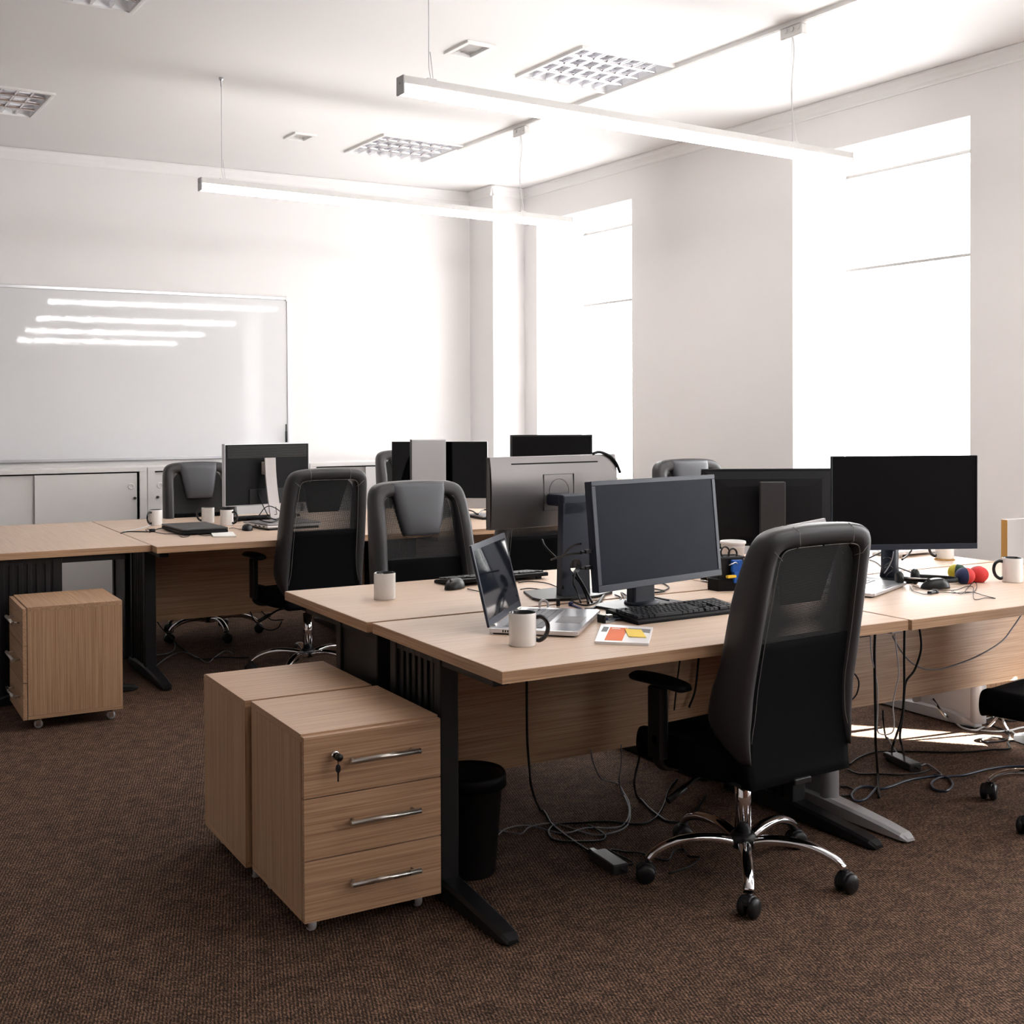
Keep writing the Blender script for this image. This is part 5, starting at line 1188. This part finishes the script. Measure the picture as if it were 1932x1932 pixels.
cable('black lead forking out right of the dark monitor foot', D_((1216, 1108), (1240, 1112), (1253, 1114), (1262, 1108), (1254, 1102), (1245, 1100)), .0026)
cable('short black lead end lying right of the dark monitor foot', D_((1216, 1118), (1238, 1118), (1254, 1115)), .0034)
def plug_lead(label, pts, r, m): return cable(label, pts, r, m)
_m1 = (2.445, 3.315)
cable('upper lead plugged into the left side of the dark monitor', [(1096, 1026, 'v', 3.26), (1085, 1028, 'v', 3.30), (1072, 1036, 'v', 3.40), (1062, 1048, 'v', 3.50)], .0035)
cable('lower lead plugged into the left side of the dark monitor', [(1098, 1044, 'v', 3.26), (1080, 1045, 'v', 3.32), (1060, 1050, 'v', 3.42), (1040, 1056, 'v', 3.52)], .0035)
cable('beige cable looping up behind the open laptop', [(1018, 1147, 'z', T + .01), (1019, 1136, 'v', 3.42), (1026, 1132, 'v', 3.42), (1033, 1137, 'v', 3.42), (1034, 1148, 'z', T + .01)], .0042, CABLE_W)
cable('blue cable lying behind the open laptop', D_((1075, 1140), (1083, 1143), (1093, 1147), (1100, 1151)), .0038, CABLE_B)
cable('blue-black lead from laptop to circuit board', D_((1128, 1159), (1136, 1163), (1146, 1168), z=T + .012), .0022, CABLE_B)
b = MB(); p = at(1077, 1143, z=T); b.lathe([(0, 0), (.008, .001), (.009, .009), (.006, .014), (0, .015)], 14, (p.x, p.y, T)); tag(b.build('blue_plug', CABLE_B), 'round blue plug end behind the open laptop', 'plug')
t = thing('usb_plug', 'small black plug standing behind the open laptop', 'plug', Tat(1053, 1147), .3); b = MB(); b.box(-.007, .007, -.004, .004, .006, .032, .002); b.build('plug_body', PLASTIC, t); b = MB(); b.box(-.005, .005, -.003, .003, 0, .008); b.build('plug_tip', BRUSH, t)
# right desk leads
cable('tangled black lead left of the round monitor foot', D_((1640, 1056), (1655, 1062), (1668, 1075), (1675, 1090), (1690, 1095), (1665, 1088), (1645, 1085), (1635, 1092), (1650, 1098), (1668, 1094)), .0028)
cable('black lead rising behind the large black monitor', [(1636, 1055, 'v', 3.5), (1650, 1048, 'v', 3.5), (1668, 1040, 'v', 3.5)], .0032)
cable('black lead falling right of the monitor column', [(1720, 1038, 'v', 3.5), (1712, 1048, 'v', 3.48), (1702, 1056, 'v', 3.44)], .004)
cable('black lead spiralling round the monitor column', [(1666, 1055, 'v', 3.24), (1676, 1052, 'v', 3.22), (1682, 1058, 'v', 3.22), (1670, 1066, 'v', 3.22), (1668, 1072, 'v', 3.22), (1680, 1068, 'v', 3.22), (1684, 1076, 'v', 3.22), (1674, 1084, 'v', 3.22), (1672, 1092, 'v', 3.22)], .0026)
cable('pale lead in front of the monitor column', [(1686, 1040, 'v', 3.2), (1683, 1055, 'v', 3.2), (1676, 1070, 'v', 3.2), (1668, 1082, 'v', 3.2)], .0022, CABLE_G)
cable('black lead from the monitor foot to the headset', D_((1680, 1067), (1695, 1071), (1712, 1077), (1722, 1081), z=T + .03), .0034)
cable('thin dark headset lead looping right over the right desk', D_((1716, 1104), (1722, 1114), (1735, 1119), (1748, 1121), (1775, 1117), (1800, 1119), (1820, 1117), (1838, 1118), (1858, 1124), (1878, 1129), (1860, 1128), (1839, 1131), (1836, 1118), (1836, 1108), (1825, 1106), (1808, 1112), (1795, 1114)), .0014)
cable('thin headset lead crossing close in front of the juggling balls', D_((1795, 1116), (1815, 1120), (1825, 1110), (1838, 1098), (1843, 1105), (1838, 1116), (1820, 1119)), .0014)
cable('thin lead from headset to remote', D_((1722, 1105), (1740, 1111), (1758, 1113), (1800, 1114)), .0014)
cable('black leads bundled by the silver laptop on the back desk', D_((505, 975), (520, 980), (530, 975), (515, 985), (500, 984), (490, 981), z=T + .045), .004)
cable('black lead arching across the silver monitor stand', [(489, 972, 'v', 6.95), (500, 958, 'v', 6.95), (510, 955, 'v', 6.95), (522, 960, 'v', 6.95), (532, 968, 'v', 6.95)], .003)
cable('tangle of black leads on the far centre laptop', D_((880, 961), (893, 965), (902, 970), (912, 962), (925, 963), (932, 964), z=T + .03), .005)
cable('thick black lead curving over the top corner of the grey-backed monitor', [(1118, 856, 'v', 3.757), (1132, 853, 'v', 3.757), (1150, 860, 'v', 3.757), (1162, 873, 'v', 3.757), (1170, 892, 'v', 3.757)], .006)
cable('black cable crossing the far side of the black stand', [(1023, 1018, 'v', 3.95), (1028, 1030, 'v', 3.92), (1042, 1045, 'v', 3.9), (1058, 1060, 'v', 3.88)], .0035)
